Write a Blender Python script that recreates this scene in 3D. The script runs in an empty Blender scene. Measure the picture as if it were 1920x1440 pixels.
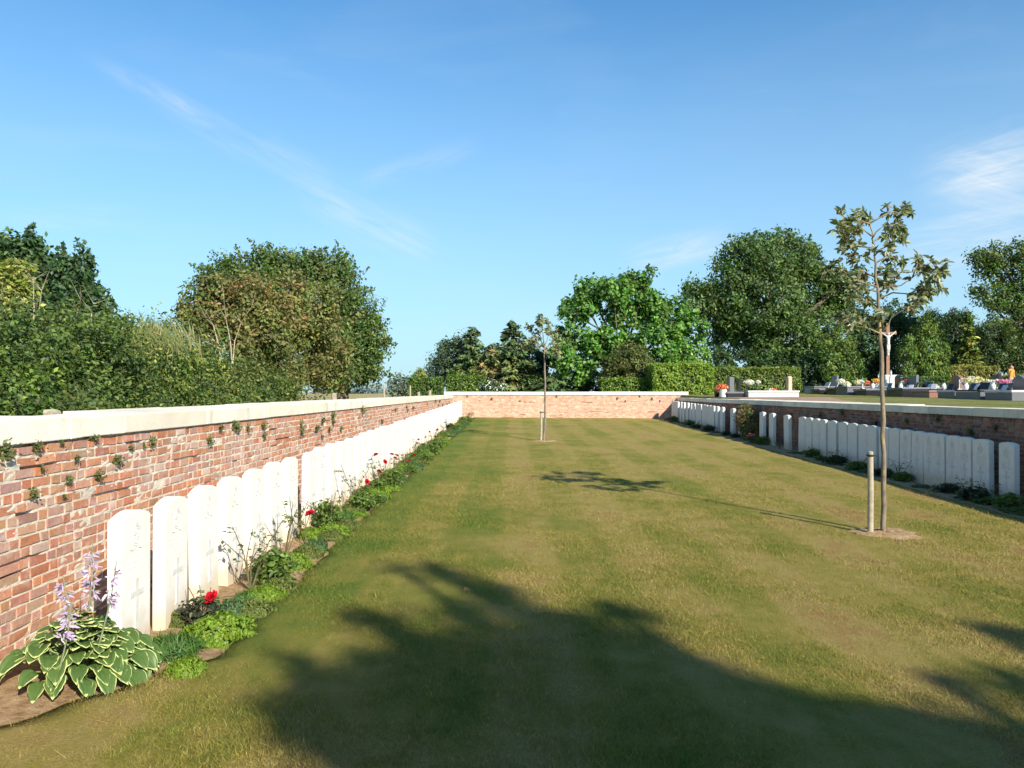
import bpy, bmesh, math, random
import numpy as np
from mathutils import Vector, Matrix

SC = bpy.context.scene
COL = SC.collection
R = math.radians
F = 1493.0            # focal length in pixels of the 1920 px wide photograph
HOR = 735.0           # horizon row
EYE = 1.6

# ------------------------------------------------------------------ camera, sky, sun, exposure
cam_d = bpy.data.cameras.new('camera'); cam = bpy.data.objects.new('camera', cam_d); COL.objects.link(cam)
cam.location = (0, 0, EYE); cam.rotation_euler = (R(90), 0, 0)
cam_d.sensor_width = 36; cam_d.lens = F / 1920 * 36
cam_d.shift_y = (HOR - 720) / 1920
cam_d.clip_start = 0.05; cam_d.clip_end = 3000
SC.camera = cam

SUN = Vector((0.93, -1.48, 1.0)).normalized()
SUN_EL = math.asin(SUN.z); SUN_AZ = math.atan2(SUN.x, SUN.y)
sd = bpy.data.lights.new('sun', 'SUN'); sd.energy = 4.8; sd.angle = R(0.55); sd.color = (1.0, 0.92, 0.78)
so = bpy.data.objects.new('sun', sd); COL.objects.link(so)
so.rotation_euler = SUN.to_track_quat('Z', 'Y').to_euler()

SC.view_settings.view_transform = 'Standard'; SC.view_settings.look = 'None'
SC.view_settings.exposure = 0.85; SC.view_settings.gamma = 1.0
SC.cycles.use_denoising = True
SC.cycles.max_bounces = 6; SC.cycles.diffuse_bounces = 3; SC.cycles.glossy_bounces = 2
SC.cycles.transmission_bounces = 3; SC.cycles.transparent_max_bounces = 4
SC.cycles.sample_clamp_indirect = 6.0
SC.render.resolution_x = 1024; SC.render.resolution_y = 768


class NT:
    """small helper for node trees"""
    def __init__(s, tree):
        s.t = tree; s.n = tree.nodes; s.l = tree.links
    def node(s, kind, **kw):
        n = s.n.new(kind)
        for k, v in kw.items(): setattr(n, k, v)
        return n
    def put(s, sock, v):
        if v is None: return
        if isinstance(v, bpy.types.NodeSocket): s.l.new(v, sock)
        elif isinstance(v, (tuple, list)) and len(v) == 3 and sock.type == 'RGBA': sock.default_value = (*v, 1)
        else: sock.default_value = v
    def math(s, op, a, b=None, c=None, clamp=False):
        n = s.node('ShaderNodeMath', operation=op, use_clamp=clamp)
        s.put(n.inputs[0], a); s.put(n.inputs[1], b); s.put(n.inputs[2], c)
        return n.outputs[0]
    def vmath(s, op, a, b=None):
        n = s.node('ShaderNodeVectorMath', operation=op)
        s.put(n.inputs[0], a); s.put(n.inputs[1], b)
        return n.outputs['Value'] if op in ('DOT_PRODUCT', 'LENGTH') else n.outputs[0]
    def mix(s, f, a, b, blend='MIX'):
        n = s.node('ShaderNodeMix', data_type='RGBA', blend_type=blend)
        s.put(n.inputs[0], f); s.put(n.inputs[6], a); s.put(n.inputs[7], b)
        return n.outputs[2]
    def noise(s, vec, scale, detail=3, rough=0.55, dist=0.0):
        n = s.node('ShaderNodeTexNoise'); s.put(n.inputs['Vector'], vec)
        n.inputs['Scale'].default_value = scale; n.inputs['Detail'].default_value = detail
        n.inputs['Roughness'].default_value = rough; n.inputs['Distortion'].default_value = dist
        return n.outputs[0]
    def ramp(s, f, stops):
        n = s.node('ShaderNodeValToRGB'); s.put(n.inputs[0], f); e = n.color_ramp.elements
        while len(e) < len(stops): e.new(0.5)
        for q, (p, c) in zip(e, stops):
            q.position = p; q.color = (*c, 1) if len(c) == 3 else c
        return n.outputs[0]
    def sstep(s, v, a, b):
        n = s.node('ShaderNodeMapRange', interpolation_type='SMOOTHSTEP')
        s.put(n.inputs[0], v); n.inputs[1].default_value = a; n.inputs[2].default_value = b
        return n.outputs[0]
    def scale(s, vec, x, y, z):
        n = s.node('ShaderNodeMapping'); s.put(n.inputs[0], vec); n.inputs['Scale'].default_value = (x, y, z)
        return n.outputs[0]


# world: Nishita sky with faint cirrus and an old vapour trail
w = bpy.data.worlds.new('World'); SC.world = w; w.use_nodes = True
T = NT(w.node_tree)
bg = T.n['Background']
sky = T.node('ShaderNodeTexSky', sky_type='NISHITA', sun_disc=False)
sky.sun_elevation = SUN_EL; sky.sun_rotation = SUN_AZ
sky.air_density = 1.0; sky.dust_density = 0.3; sky.ozone_density = 2.0; sky.altitude = 100
dirv = T.vmath('NORMALIZE', T.node('ShaderNodeTexCoord').outputs['Generated'])
def pdir(px, py): return Vector(((px - 960) / F, 1.0, -(py - HOR) / F)).normalized()
def streak(a, b, width, soft, seed, strength, wob=0.02):
    """soft band of cloud along the great circle between two sky directions"""
    n = a.cross(b).normalized(); along = (b - a).normalized()
    la, lb = a.dot(along), b.dot(along)
    wv = T.vmath('ADD', dirv, (seed, seed * .7, 0))
    wobv = T.math('MULTIPLY', T.math('SUBTRACT', T.noise(wv, 6, 3), 0.5), wob * 2)
    dist = T.math('ABSOLUTE', T.math('ADD', T.vmath('DOT_PRODUCT', dirv, tuple(n)), wobv))
    band = T.math('SUBTRACT', 1.0, T.sstep(dist, width * .1, width))
    u = T.vmath('DOT_PRODUCT', dirv, tuple(along))
    m = T.math('MULTIPLY', T.sstep(u, la, la + soft), T.math('SUBTRACT', 1.0, T.sstep(u, lb - soft, lb)))
    cv = T.node('ShaderNodeCombineXYZ'); T.put(cv.inputs[0], T.math('MULTIPLY', u, 7.0)); T.put(cv.inputs[1], T.math('MULTIPLY', T.vmath('DOT_PRODUCT', dirv, tuple(n)), 46.0)); cv.inputs[2].default_value = seed
    patch = T.sstep(T.noise(cv.outputs[0], 1.4, 5, .62, .6), 0.26, 0.78)
    return T.math('MULTIPLY', T.math('MULTIPLY', band, m), T.math('MULTIPLY', patch, strength))
cl = [streak(pdir(120, 85), pdir(480, 262), .016, .10, 3.1, .36, .008),
      streak(pdir(250, 160), pdir(700, 385), .030, .12, 8.4, .26, .012),
      streak(pdir(520, 330), pdir(850, 495), .034, .08, 5.7, .40, .014),
      streak(pdir(640, 350), pdir(920, 260), .018, .06, 1.3, .22, .010),
      streak(pdir(1690, 345), pdir(2050, 250), .048, .08, 2.2, .75, .03),
      streak(pdir(1720, 300), pdir(2060, 400), .06, .10, 4.9, .50, .04),
      streak(pdir(1150, 500), pdir(1400, 430), .030, .06, 6.6, .55, .02),
      streak(pdir(1640, 480), pdir(2020, 420), .05, .07, 7.1, .55, .03),
      streak(pdir(-60, 400), pdir(330, 425), .02, .08, 9.3, .25, .015)]
tot = cl[0]
for c in cl[1:]: tot = T.math('ADD', tot, c)
vv = T.scale(dirv, 2.2, 2.2, 9.0)
veil = T.math('MULTIPLY', T.sstep(T.noise(vv, 1.6, 5, .55, .4), .45, .9), .10)
tot = T.math('ADD', tot, veil, clamp=True)
skyc = T.mix(1.0, sky.outputs[0], (0.47, 0.90, 1.10), 'MULTIPLY')
sepd = T.node('ShaderNodeSeparateXYZ'); T.l.new(dirv, sepd.inputs[0])
low = T.math('POWER', T.math('SUBTRACT', 1.0, T.math('DIVIDE', sepd.outputs[2], .46), clamp=True), 1.15)
skyc = T.mix(T.math('MULTIPLY', low, .86), skyc, (3.05, 4.15, 4.9))
T.put(bg.inputs[0], T.mix(tot, skyc, (4.9, 5.3, 5.6)))
bg.inputs[1].default_value = 0.099


# ------------------------------------------------------------------ scene helpers
def tag(o, label=None, cat=None, group=None, kind=None):
    if label: o['label'] = label
    if cat: o['category'] = cat
    if group: o['group'] = group
    if kind: o['kind'] = kind
    return o
def empty(name, loc=(0, 0, 0), rz=0.0):
    o = bpy.data.objects.new(name, None); COL.objects.link(o)
    o.location = loc; o.rotation_euler = (0, 0, rz); o.empty_display_size = .2
    return o
def children(o): return [c for c in bpy.data.objects if c.parent == o]
def copy_tree(o, parent=None):
    kids = children(o)
    c = o.copy(); COL.objects.link(c)
    if parent is not None: c.parent = parent
    for k in kids: copy_tree(k, c)
    return c
ONES = ['', 'first', 'second', 'third', 'fourth', 'fifth', 'sixth', 'seventh', 'eighth', 'ninth', 'tenth', 'eleventh', 'twelfth',
        'thirteenth', 'fourteenth', 'fifteenth', 'sixteenth', 'seventeenth', 'eighteenth', 'nineteenth']
def ordn(k):
    if k < 20: return ONES[k]
    t = {2: ('twentieth', 'twenty'), 3: ('thirtieth', 'thirty'), 4: ('fortieth', 'forty'), 5: ('fiftieth', 'fifty')}[k // 10]
    return t[0] if k % 10 == 0 else t[1] + '-' + ONES[k % 10]

def np_mesh(name, V, faces, mat, parent=None, C=None, smooth=False, attr=None):
    """faces: list of int arrays (n,3) or (n,4)"""
    V = np.asarray(V, np.float32)
    me = bpy.data.meshes.new(name)
    tot = np.concatenate([np.full(len(f), f.shape[1], np.int32) for f in faces])
    idx = np.concatenate([f.ravel() for f in faces]).astype(np.int32)
    me.vertices.add(len(V)); me.vertices.foreach_set('co', V.ravel())
    me.loops.add(len(idx)); me.loops.foreach_set('vertex_index', idx)
    me.polygons.add(len(tot))
    st = np.zeros(len(tot), np.int32); st[1:] = np.cumsum(tot)[:-1]
    me.polygons.foreach_set('loop_start', st); me.polygons.foreach_set('loop_total', tot)
    me.polygons.foreach_set('use_smooth', np.full(len(tot), bool(smooth)))
    if C is not None:
        a = me.color_attributes.new('tint', 'FLOAT_COLOR', 'POINT')
        C = np.asarray(C, np.float32)
        if C.shape[1] == 3: C = np.hstack([C, np.ones((len(C), 1), np.float32)])
        a.data.foreach_set('color', C.ravel())
    if attr is not None:
        a = me.attributes.new('edge', 'FLOAT', 'POINT'); a.data.foreach_set('value', np.asarray(attr, np.float32))
    me.update(calc_edges=True)
    if mat: me.materials.append(mat)
    o = bpy.data.objects.new(name, me); COL.objects.link(o)
    if parent is not None: o.parent = parent
    return o


class MB:
    """collects boxes, tubes, lathes into one mesh"""
    def __init__(s): s.v = []; s.f = []; s.c = []
    def _add(s, vs, fs, col):
        n = len(s.v); s.v += [tuple(p) for p in vs]; s.f += [tuple(i + n for i in f) for f in fs]
        s.c += [col] * len(vs)
    def box(s, c, d, rz=0.0, col=(1, 1, 1), taper=1.0, rx=0.0, ry=0.0):
        m = Matrix.Translation(c) @ Matrix.Rotation(rz, 4, 'Z') @ Matrix.Rotation(ry, 4, 'Y') @ Matrix.Rotation(rx, 4, 'X')
        vs = [m @ Vector((sx * d[0] / 2 * (taper if sz > 0 else 1), sy * d[1] / 2 * (taper if sz > 0 else 1), sz * d[2] / 2))
              for sz in (-1, 1) for sy in (-1, 1) for sx in (-1, 1)]
        s._add(vs, [(0, 2, 3, 1), (4, 5, 7, 6), (0, 1, 5, 4), (2, 6, 7, 3), (0, 4, 6, 2), (1, 3, 7, 5)], col)
    def tube(s, pts, rad, n=6, col=(1, 1, 1)):
        pts = [Vector(p) for p in pts]; k = len(pts)
        if not isinstance(rad, (list, tuple)): rad = [rad] * k
        vs = []; up = Vector((0.31, 0.17, 0.93))
        for i, p in enumerate(pts):
            t = (pts[min(i + 1, k - 1)] - pts[max(i - 1, 0)])
            t = t.normalized() if t.length > 1e-9 else Vector((0, 0, 1))
            a = t.cross(up)
            if a.length < 1e-3: a = t.cross(Vector((1, 0, 0)))
            a.normalize(); b = t.cross(a)
            for j in range(n):
                q = 2 * math.pi * j / n
                vs.append(p + (a * math.cos(q) + b * math.sin(q)) * rad[i])
        fs = [(i * n + j, i * n + (j + 1) % n, (i + 1) * n + (j + 1) % n, (i + 1) * n + j) for i in range(k - 1) for j in range(n)]
        fs += [tuple(range(n))[::-1], tuple((k - 1) * n + j for j in range(n))]
        s._add(vs, fs, col)
    def lathe(s, prof, c=(0, 0, 0), n=12, col=(1, 1, 1)):
        vs = [(c[0] + r * math.cos(2 * math.pi * j / n), c[1] + r * math.sin(2 * math.pi * j / n), c[2] + z) for r, z in prof for j in range(n)]
        k = len(prof)
        fs = [(i * n + j, i * n + (j + 1) % n, (i + 1) * n + (j + 1) % n, (i + 1) * n + j) for i in range(k - 1) for j in range(n)]
        fs += [tuple(range(n))[::-1], tuple((k - 1) * n + j for j in range(n))]
        s._add(vs, fs, col)
    def blob(s, c, r, n=8, m=5, col=(1, 1, 1)):
        prof = [(r[0] * max(.02, math.sin(math.pi * i / m)), -r[2] * math.cos(math.pi * i / m)) for i in range(m + 1)]
        s.lathe(prof, c, n, col)
    def build(s, name, mat, parent=None, smooth=False, bevel=0.0):
        me = bpy.data.meshes.new(name); me.from_pydata(s.v, [], s.f); me.update()
        a = me.color_attributes.new('tint', 'FLOAT_COLOR', 'POINT')
        a.data.foreach_set('color', np.array([(*c[:3], 1) for c in s.c], np.float32).ravel())
        if smooth: me.polygons.foreach_set('use_smooth', np.ones(len(me.polygons), bool))
        me.materials.append(mat)
        o = bpy.data.objects.new(name, me); COL.objects.link(o)
        if parent is not None: o.parent = parent
        if bevel:
            md = o.modifiers.new('bevel', 'BEVEL'); md.width = bevel; md.segments = 2; md.limit_method = 'ANGLE'; md.angle_limit = R(40)
        return o


# ------------------------------------------------------------------ materials
def new_mat(name):
    m = bpy.data.materials.new(name); m.use_nodes = True
    t = NT(m.node_tree); return m, t, t.n['Principled BSDF']
def bump(t, p, h, strength=.3, dist=.01):
    b = t.node('ShaderNodeBump'); b.inputs['Strength'].default_value = strength; b.inputs['Distance'].default_value = dist
    t.put(b.inputs['Height'], h); t.l.new(b.outputs[0], p.inputs['Normal'])
def pos(t): return t.node('ShaderNodeNewGeometry').outputs['Position']
def attr(t, name='tint', out='Color'):
    a = t.node('ShaderNodeAttribute'); a.attribute_name = name; return a.outputs[out]

def mat_leaf(name, trans=.38, rough=.5, spec=.35):
    m, t, p = new_mat(name)
    col = attr(t)
    p.inputs['Roughness'].default_value = rough; p.inputs['Specular IOR Level'].default_value = spec
    t.put(p.inputs['Base Color'], col)
    tr = t.node('ShaderNodeBsdfTranslucent')
    t.put(tr.inputs[0], t.mix(1.0, col, (1.25, 1.35, .55), 'MULTIPLY'))
    mx = t.node('ShaderNodeMixShader'); mx.inputs[0].default_value = trans
    t.l.new(p.outputs[0], mx.inputs[1]); t.l.new(tr.outputs[0], mx.inputs[2])
    t.l.new(mx.outputs[0], t.n['Material Output'].inputs[0])
    return m
def mat_plain(name, a, b=None, scale=6.0, rough=.7, bmp=.2, bscale=40, use_tint=False, spec=.4):
    m, t, p = new_mat(name); P = t.node('ShaderNodeTexCoord').outputs['Object']
    b = b or tuple(c * .75 for c in a)
    col = t.mix(t.sstep(t.noise(P, scale, 5), .3, .7), a, b)
    if use_tint: col = t.mix(1.0, col, attr(t), 'MULTIPLY')
    t.put(p.inputs['Base Color'], col); p.inputs['Roughness'].default_value = rough
    p.inputs['Specular IOR Level'].default_value = spec
    if bmp: bump(t, p, t.noise(P, bscale, 4), bmp, .01)
    return m

LEAF = mat_leaf('leaf'); NEEDLE = mat_leaf('needle', .12, .6, .2); PETAL = mat_leaf('petal', .25, .55, .2)
BARK = mat_plain('bark', (.16, .125, .09), (.09, .07, .05), 9, .9, .6, 30, True)
PALEBARK = mat_plain('pale_bark', (.42, .36, .27), (.28, .23, .16), 9, .9, .5, 30, True)
STAKE = mat_plain('weathered_timber', (.40, .35, .26), (.27, .23, .17), 12, .85, .4, 60)
RUBBER = mat_plain('black_rubber', (.03, .03, .03), None, 8, .6, .1)

def mat_stone():
    m, t, p = new_mat('portland_stone')
    tc = t.node('ShaderNodeTexCoord').outputs['Object']; P = pos(t)
    sep = t.node('ShaderNodeSeparateXYZ'); t.l.new(tc, sep.inputs[0])
    base = t.mix(t.sstep(t.noise(P, 7, 5), .35, .7), (.76, .735, .68), (.71, .68, .615))
    base = t.mix(t.math('MULTIPLY', t.sstep(t.noise(P, 45, 4), .52, .75), .25), base, (.55, .52, .46))
    n = t.math('MULTIPLY', t.math('SUBTRACT', t.noise(P, 9, 4), .5), .28)
    low = t.math('SUBTRACT', 1.0, t.sstep(t.math('ADD', sep.outputs[2], n), .0, .30))
    base = t.mix(t.math('MULTIPLY', low, .75), base, (.55, .42, .26))
    gn = t.math('MULTIPLY', t.sstep(t.noise(P, 5, 5), .55, .8), .3)
    base = t.mix(gn, base, (.58, .56, .47))
    t.put(p.inputs['Base Color'], base); p.inputs['Roughness'].default_value = .8; p.inputs['Specular IOR Level'].default_value = .25
    bump(t, p, t.noise(P, 180, 4), .15, .003)
    return m
STONE = mat_stone()
CARVED = mat_plain('carved_stone', (.66, .635, .57), (.58, .555, .50), 30, .85, .2, 120)

def mat_coping():
    m, t, p = new_mat('coping_limestone'); P = pos(t)
    base = t.mix(t.sstep(t.noise(P, 2.2, 6), .35, .68), (.76, .70, .58), (.66, .61, .50))
    base = t.mix(1.0, base, attr(t), 'MULTIPLY')
    sp = t.sstep(t.noise(P, 22, 6, .7), .56, .76)
    base = t.mix(t.math('MULTIPLY', sp, .5), base, (.30, .28, .23))
    st = t.sstep(t.noise(t.scale(P, 5, 5, .9), 1.3, 5), .55, .75)
    base = t.mix(t.math('MULTIPLY', st, .5), base, (.38, .36, .27))
    t.put(p.inputs['Base Color'], base); p.inputs['Roughness'].default_value = .88; p.inputs['Specular IOR Level'].default_value = .2
    bump(t, p, t.noise(P, 60, 6, .65), .5, .008)
    return m
COPING = mat_coping()

def mat_brick(name, wash, moss):
    m, t, p = new_mat(name); P = pos(t)
    col = attr(t)
    col = t.mix(t.math('MULTIPLY', t.sstep(t.noise(P, 38, 5, .65), .35, .75), .45), col, t.mix(1.0, col, (.50, .46, .45), 'MULTIPLY'))
    big = t.noise(P, 1.15, 5, .6, .6); fine = t.noise(P, 17, 5, .7)
    mid = t.noise(P, 5.5, 4, .6)
    wm = t.sstep(t.math('ADD', t.math('MULTIPLY', big, .50), t.math('ADD', t.math('MULTIPLY', mid, .34), t.math('MULTIPLY', fine, .30))), .62 - wash * .10, .76 - wash * .08)
    col = t.mix(t.math('MULTIPLY', wm, .58), col, (.57, .455, .39))
    gm = t.sstep(t.math('ADD', t.math('MULTIPLY', t.noise(P, .9, 4, .5, .3), .7), t.math('MULTIPLY', t.noise(P, 9, 4), .35)), .60, .70)
    col = t.mix(t.math('MULTIPLY', gm, moss), col, (.21, .185, .145))
    t.put(p.inputs['Base Color'], col); p.inputs['Roughness'].default_value = .92; p.inputs['Specular IOR Level'].default_value = .15
    bump(t, p, t.noise(P, 75, 5, .7), .7, .008)
    return m
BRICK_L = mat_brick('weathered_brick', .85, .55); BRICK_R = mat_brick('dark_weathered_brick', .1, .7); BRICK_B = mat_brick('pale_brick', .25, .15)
def mat_mortar(name, a, b):
    m, t, p = new_mat(name); P = pos(t)
    col = t.mix(t.sstep(t.noise(P, 11, 5, .65), .35, .7), a, b)
    gm = t.sstep(t.noise(P, 2.1, 4), .58, .74)
    col = t.mix(t.math('MULTIPLY', gm, .5), col, (.26, .23, .17))
    t.put(p.inputs['Base Color'], col); p.inputs['Roughness'].default_value = .95; p.inputs['Specular IOR Level'].default_value = .1
    bump(t, p, t.noise(P, 90, 5, .7), .8, .01)
    return m
MORTAR = mat_mortar('lime_mortar', (.67, .60, .49), (.56, .49, .39))
MORTAR_B = mat_mortar('pinkish_mortar', (.56, .46, .36), (.44, .35, .27))
MORTAR_R = mat_mortar('dark_mortar', (.30, .26, .21), (.18, .15, .12))  # darker mortar colours for the right wall

def grass_nodes(t, P):
    """colour of the mown, half scorched lawn, shared by the turf and its blades"""
    sep = t.node('ShaderNodeSeparateXYZ'); t.l.new(P, sep.inputs[0])
    x, y = sep.outputs[0], sep.outputs[1]
    n1 = t.noise(P, .55, 4, .55, .4); n2 = t.noise(P, 2.6, 5, .6); n3 = t.noise(t.scale(P, 1, .35, 1), 9, 4, .6)
    v = t.math('ADD', t.math('MULTIPLY', n1, .5), t.math('ADD', t.math('MULTIPLY', n2, .32), t.math('MULTIPLY', n3, .22)))
    edge = t.math('SUBTRACT', 1.0, t.sstep(x, -2.1, .4))
    near = t.sstep(y, 3.3, 5.6)
    v = t.math('SUBTRACT', v, t.math('MULTIPLY', t.math('MULTIPLY', edge, near), .16))
    v = t.math('ADD', v, t.math('MULTIPLY', t.math('MULTIPLY', edge, t.math('SUBTRACT', 1.0, near)), .05))
    v = t.math('SUBTRACT', v, .022)
    mow = t.sstep(t.math('SINE', t.math('ADD', t.math('MULTIPLY', x, 5.6), t.math('MULTIPLY', n1, 1.5))), -.5, .5)
    v = t.math('ADD', v, t.math('MULTIPLY', t.math('SUBTRACT', mow, .5), .075))
    v = t.math('ADD', v, t.math('MULTIPLY', t.sstep(x, 0.0, 4.5), .025))
    col = t.ramp(v, [(.26, (.125, .172, .028)), (.42, (.215, .208, .042)), (.50, (.285, .238, .060)), (.58, (.345, .270, .088)),
                     (.66, (.315, .205, .075)), (.74, (.42, .335, .14))])
    return col
def mat_lawn():
    m, t, p = new_mat('lawn_turf'); P = pos(t)
    col = grass_nodes(t, P)
    f = t.noise(P, 55, 5, .75); f2 = t.noise(t.scale(P, 1, 1, 1), 160, 3, .7)
    col = t.mix(t.math('MULTIPLY', t.sstep(f, .40, .70), .45), col, t.mix(1.0, col, (.42, .46, .40), 'MULTIPLY'))
    col = t.mix(t.math('MULTIPLY', t.sstep(f2, .5, .75), .5), col, t.mix(1.0, col, (1.5, 1.45, 1.4), 'MULTIPLY'))
    t.put(p.inputs['Base Color'], col); p.inputs['Roughness'].default_value = .9; p.inputs['Specular IOR Level'].default_value = .1
    bump(t, p, t.math('ADD', f, f2), .9, .02)
    return m
LAWN = mat_lawn()
def mat_blade():
    m, t, p = new_mat('grass_blade'); P = pos(t)
    col = t.mix(1.0, grass_nodes(t, P), attr(t), 'MULTIPLY')
    t.put(p.inputs['Base Color'], col); p.inputs['Roughness'].default_value = .6; p.inputs['Specular IOR Level'].default_value = .2
    tr = t.node('ShaderNodeBsdfTranslucent'); t.put(tr.inputs[0], col)
    mx = t.node('ShaderNodeMixShader'); mx.inputs[0].default_value = .35
    t.l.new(p.outputs[0], mx.inputs[1]); t.l.new(tr.outputs[0], mx.inputs[2]); t.l.new(mx.outputs[0], t.n['Material Output'].inputs[0])
    return m
BLADE = mat_blade()
def mat_ground():
    m, t, p = new_mat('rough_grass'); P = pos(t)
    sep = t.node('ShaderNodeSeparateXYZ'); t.l.new(P, sep.inputs[0])
    n = t.math('ADD', t.math('MULTIPLY', t.noise(P, .25, 5), .5), t.math('MULTIPLY', t.noise(P, 3, 5, .6), .5))
    green = t.ramp(n, [(.36, (.10, .135, .032)), (.50, (.18, .18, .055)), (.64, (.28, .225, .10))])
    straw = t.ramp(n, [(.36, (.26, .24, .09)), (.52, (.34, .27, .13)), (.66, (.42, .33, .17))])
    col = t.mix(t.math('SUBTRACT', 1.0, t.sstep(sep.outputs[0], -9.5, -3.0)), green, straw)
    t.put(p.inputs['Base Color'], col); p.inputs['Roughness'].default_value = .95; p.inputs['Specular IOR Level'].default_value = .1
    bump(t, p, t.noise(P, 40, 5, .7), .8, .03)
    return m
GROUND = mat_ground()
def mat_soil():
    m, t, p = new_mat('bare_soil'); P = pos(t)
    col = t.ramp(t.noise(P, 14, 6, .7), [(.3, (.22, .135, .065)), (.5, (.43, .285, .155)), (.7, (.57, .41, .25))])
    t.put(p.inputs['Base Color'], col); p.inputs['Roughness'].default_value = .95; p.inputs['Specular IOR Level'].default_value = .1
    bump(t, p, t.noise(P, 50, 6, .75), 1.0, .03)
    return m
SOIL = mat_soil()
GRAVEL = mat_plain('red_gravel', (.36, .23, .15), (.27, .17, .11), 12, .95, .8, 90)


# ------------------------------------------------------------------ terrain
def G(x, y):
    """lawn height inside the walls"""
    t = np.clip((np.asarray(x, float) + 2.35) / 9.15, -.1, 1.1)
    return EYE - ((1 - t) * (1.65 - .0103 * y) + t * (1.91 - .0155 * y))
def RG(y): return EYE - .56 + .01 * np.clip(y, -20, 51)
def ground_at(px, py):
    """where the sight line through a pixel meets the lawn"""
    d = 5.0
    for _ in range(30):
        x = (px - 960) / F * d
        b = EYE - float(G(x, d)); d = b * F / (py - HOR)
    return x, d
def at(px, py, d): return Vector(((px - 960) / F * d, d, EYE - (py - HOR) / F * d))

XL, XR, YB = -2.93, 8.15, 39.3     # inner faces of the left, right and back walls
def terrain(x, y):
    if x >= XR + .2: return float(RG(y))
    if x <= XL - .2: return .08
    if y > YB + .2: return .3
    return float(G(min(max(x, XL), XR), min(max(y, -12), YB))) - .09
def lin(a, b, n): return list(np.linspace(a, b, n))
gx = [-900, -400, -200, -100, -50, -30, -20, -14, -9, -6, -4.2, XL - .21, XL - .19] + lin(-2.5, 7.8, 14) + [XR + .19, XR + .21] + lin(9, 20, 10) + [24, 30, 40, 60, 100, 200, 400, 900]
gy = [-300, -100, -40, -20] + lin(-12, 39, 35) + [YB + .19, YB + .21, 42, 48, 55, 70, 100, 160, 300, 700, 1800]
V = np.array([(x, y, terrain(x, y)) for y in gy for x in gx]); nx = len(gx)
Q = np.array([(j * nx + i, j * nx + i + 1, (j + 1) * nx + i + 1, (j + 1) * nx + i) for j in range(len(gy) - 1) for i in range(nx - 1)])
tag(np_mesh('ground', V, [Q], GROUND), 'rough grass and stubble field around the walled plot', 'ground', kind='structure')

def xl(y):
    y = np.asarray(y, float)
    e = np.interp(y, [3.1, 3.55, 3.85, 4.13, 4.3, 4.53, 4.83, 5.4, 6.1, 9, 40], [-2.94, -2.74, -2.42, -2.29, -2.15, -2.02, -1.79, -1.78, -1.79, -1.84, -1.86])
    return e + .02 * np.sin(y * 5.1) + .015 * np.sin(y * 13.0 + 1)
def xr(y): return 7.05 + .02 * np.sin(np.asarray(y) * 4.3)
ys = np.concatenate([np.linspace(-8, 3, 23), np.linspace(3.1, 12, 120), np.linspace(12.2, YB + .05, 120)])
us = np.linspace(0, 1, 64)
VX = []; 
for y in ys:
    a, b = float(xl(y)), float(xr(y))
    xs = a + (b - a) * us
    z = G(xs, y) + .012 * np.sin(xs * 2.3 + y) * np.sin(y * 1.7 + xs * .6)
    row = [(a, y, z[0] - .05)] + [(x, y, zz) for x, zz in zip(xs, z)] + [(b, y, z[-1] - .05)]
    VX += row
n = len(us) + 2
Q = np.array([(j * n + i, j * n + i + 1, (j + 1) * n + i + 1, (j + 1) * n + i) for j in range(len(ys) - 1) for i in range(n - 1)])
tag(np_mesh('lawn', VX, [Q], LAWN, smooth=True), 'mown lawn with scorched brown patches between the two rows of headstones', 'lawn', kind='structure')

def bed(name, xa, xb, label):
    rng = np.random.default_rng(3)
    V = []; yy = np.linspace(2.9, YB + .05, 420); m = 14
    for y in yy:
        a, b = xa(y), xb(y)
        for u in np.linspace(0, 1, m):
            x = a + (b - a) * u; V.append((x, y, float(G(x, y)) - .022 + rng.normal(0, .006)))
    Q = np.array([(j * m + i, j * m + i + 1, (j + 1) * m + i + 1, (j + 1) * m + i) for j in range(len(yy) - 1) for i in range(m - 1)])
    tag(np_mesh(name, V, [Q], SOIL, smooth=True), label, 'flower bed', kind='structure')
bed('flower_bed', lambda y: XL - .06, lambda y: float(xl(y)) + .06, 'dry brown soil strip along the foot of the sunlit headstones')
bed('flower_bed', lambda y: float(xr(y)) - .06, lambda y: XR + .06, 'shaded soil strip along the foot of the right headstones')
V = [(8.62, 15, 0), (9.2, 15, 0), (9.9, 21, 0), (11.2, 27, 0), (13.4, 33.5, 0), (12.4, 34.0, 0), (8.62, 33, 0), (8.62, 24, 0)]
V = [(x, y, float(RG(y)) + .012) for x, y, _ in V]
tag(np_mesh('gravel_path', V, [np.array([(0, 1, 2, 7)]), np.array([(7, 2, 3, 6)]), np.array([(6, 3, 4, 5)])], GRAVEL),
    'reddish gravel strip behind the right wall', 'path', kind='structure')

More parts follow.
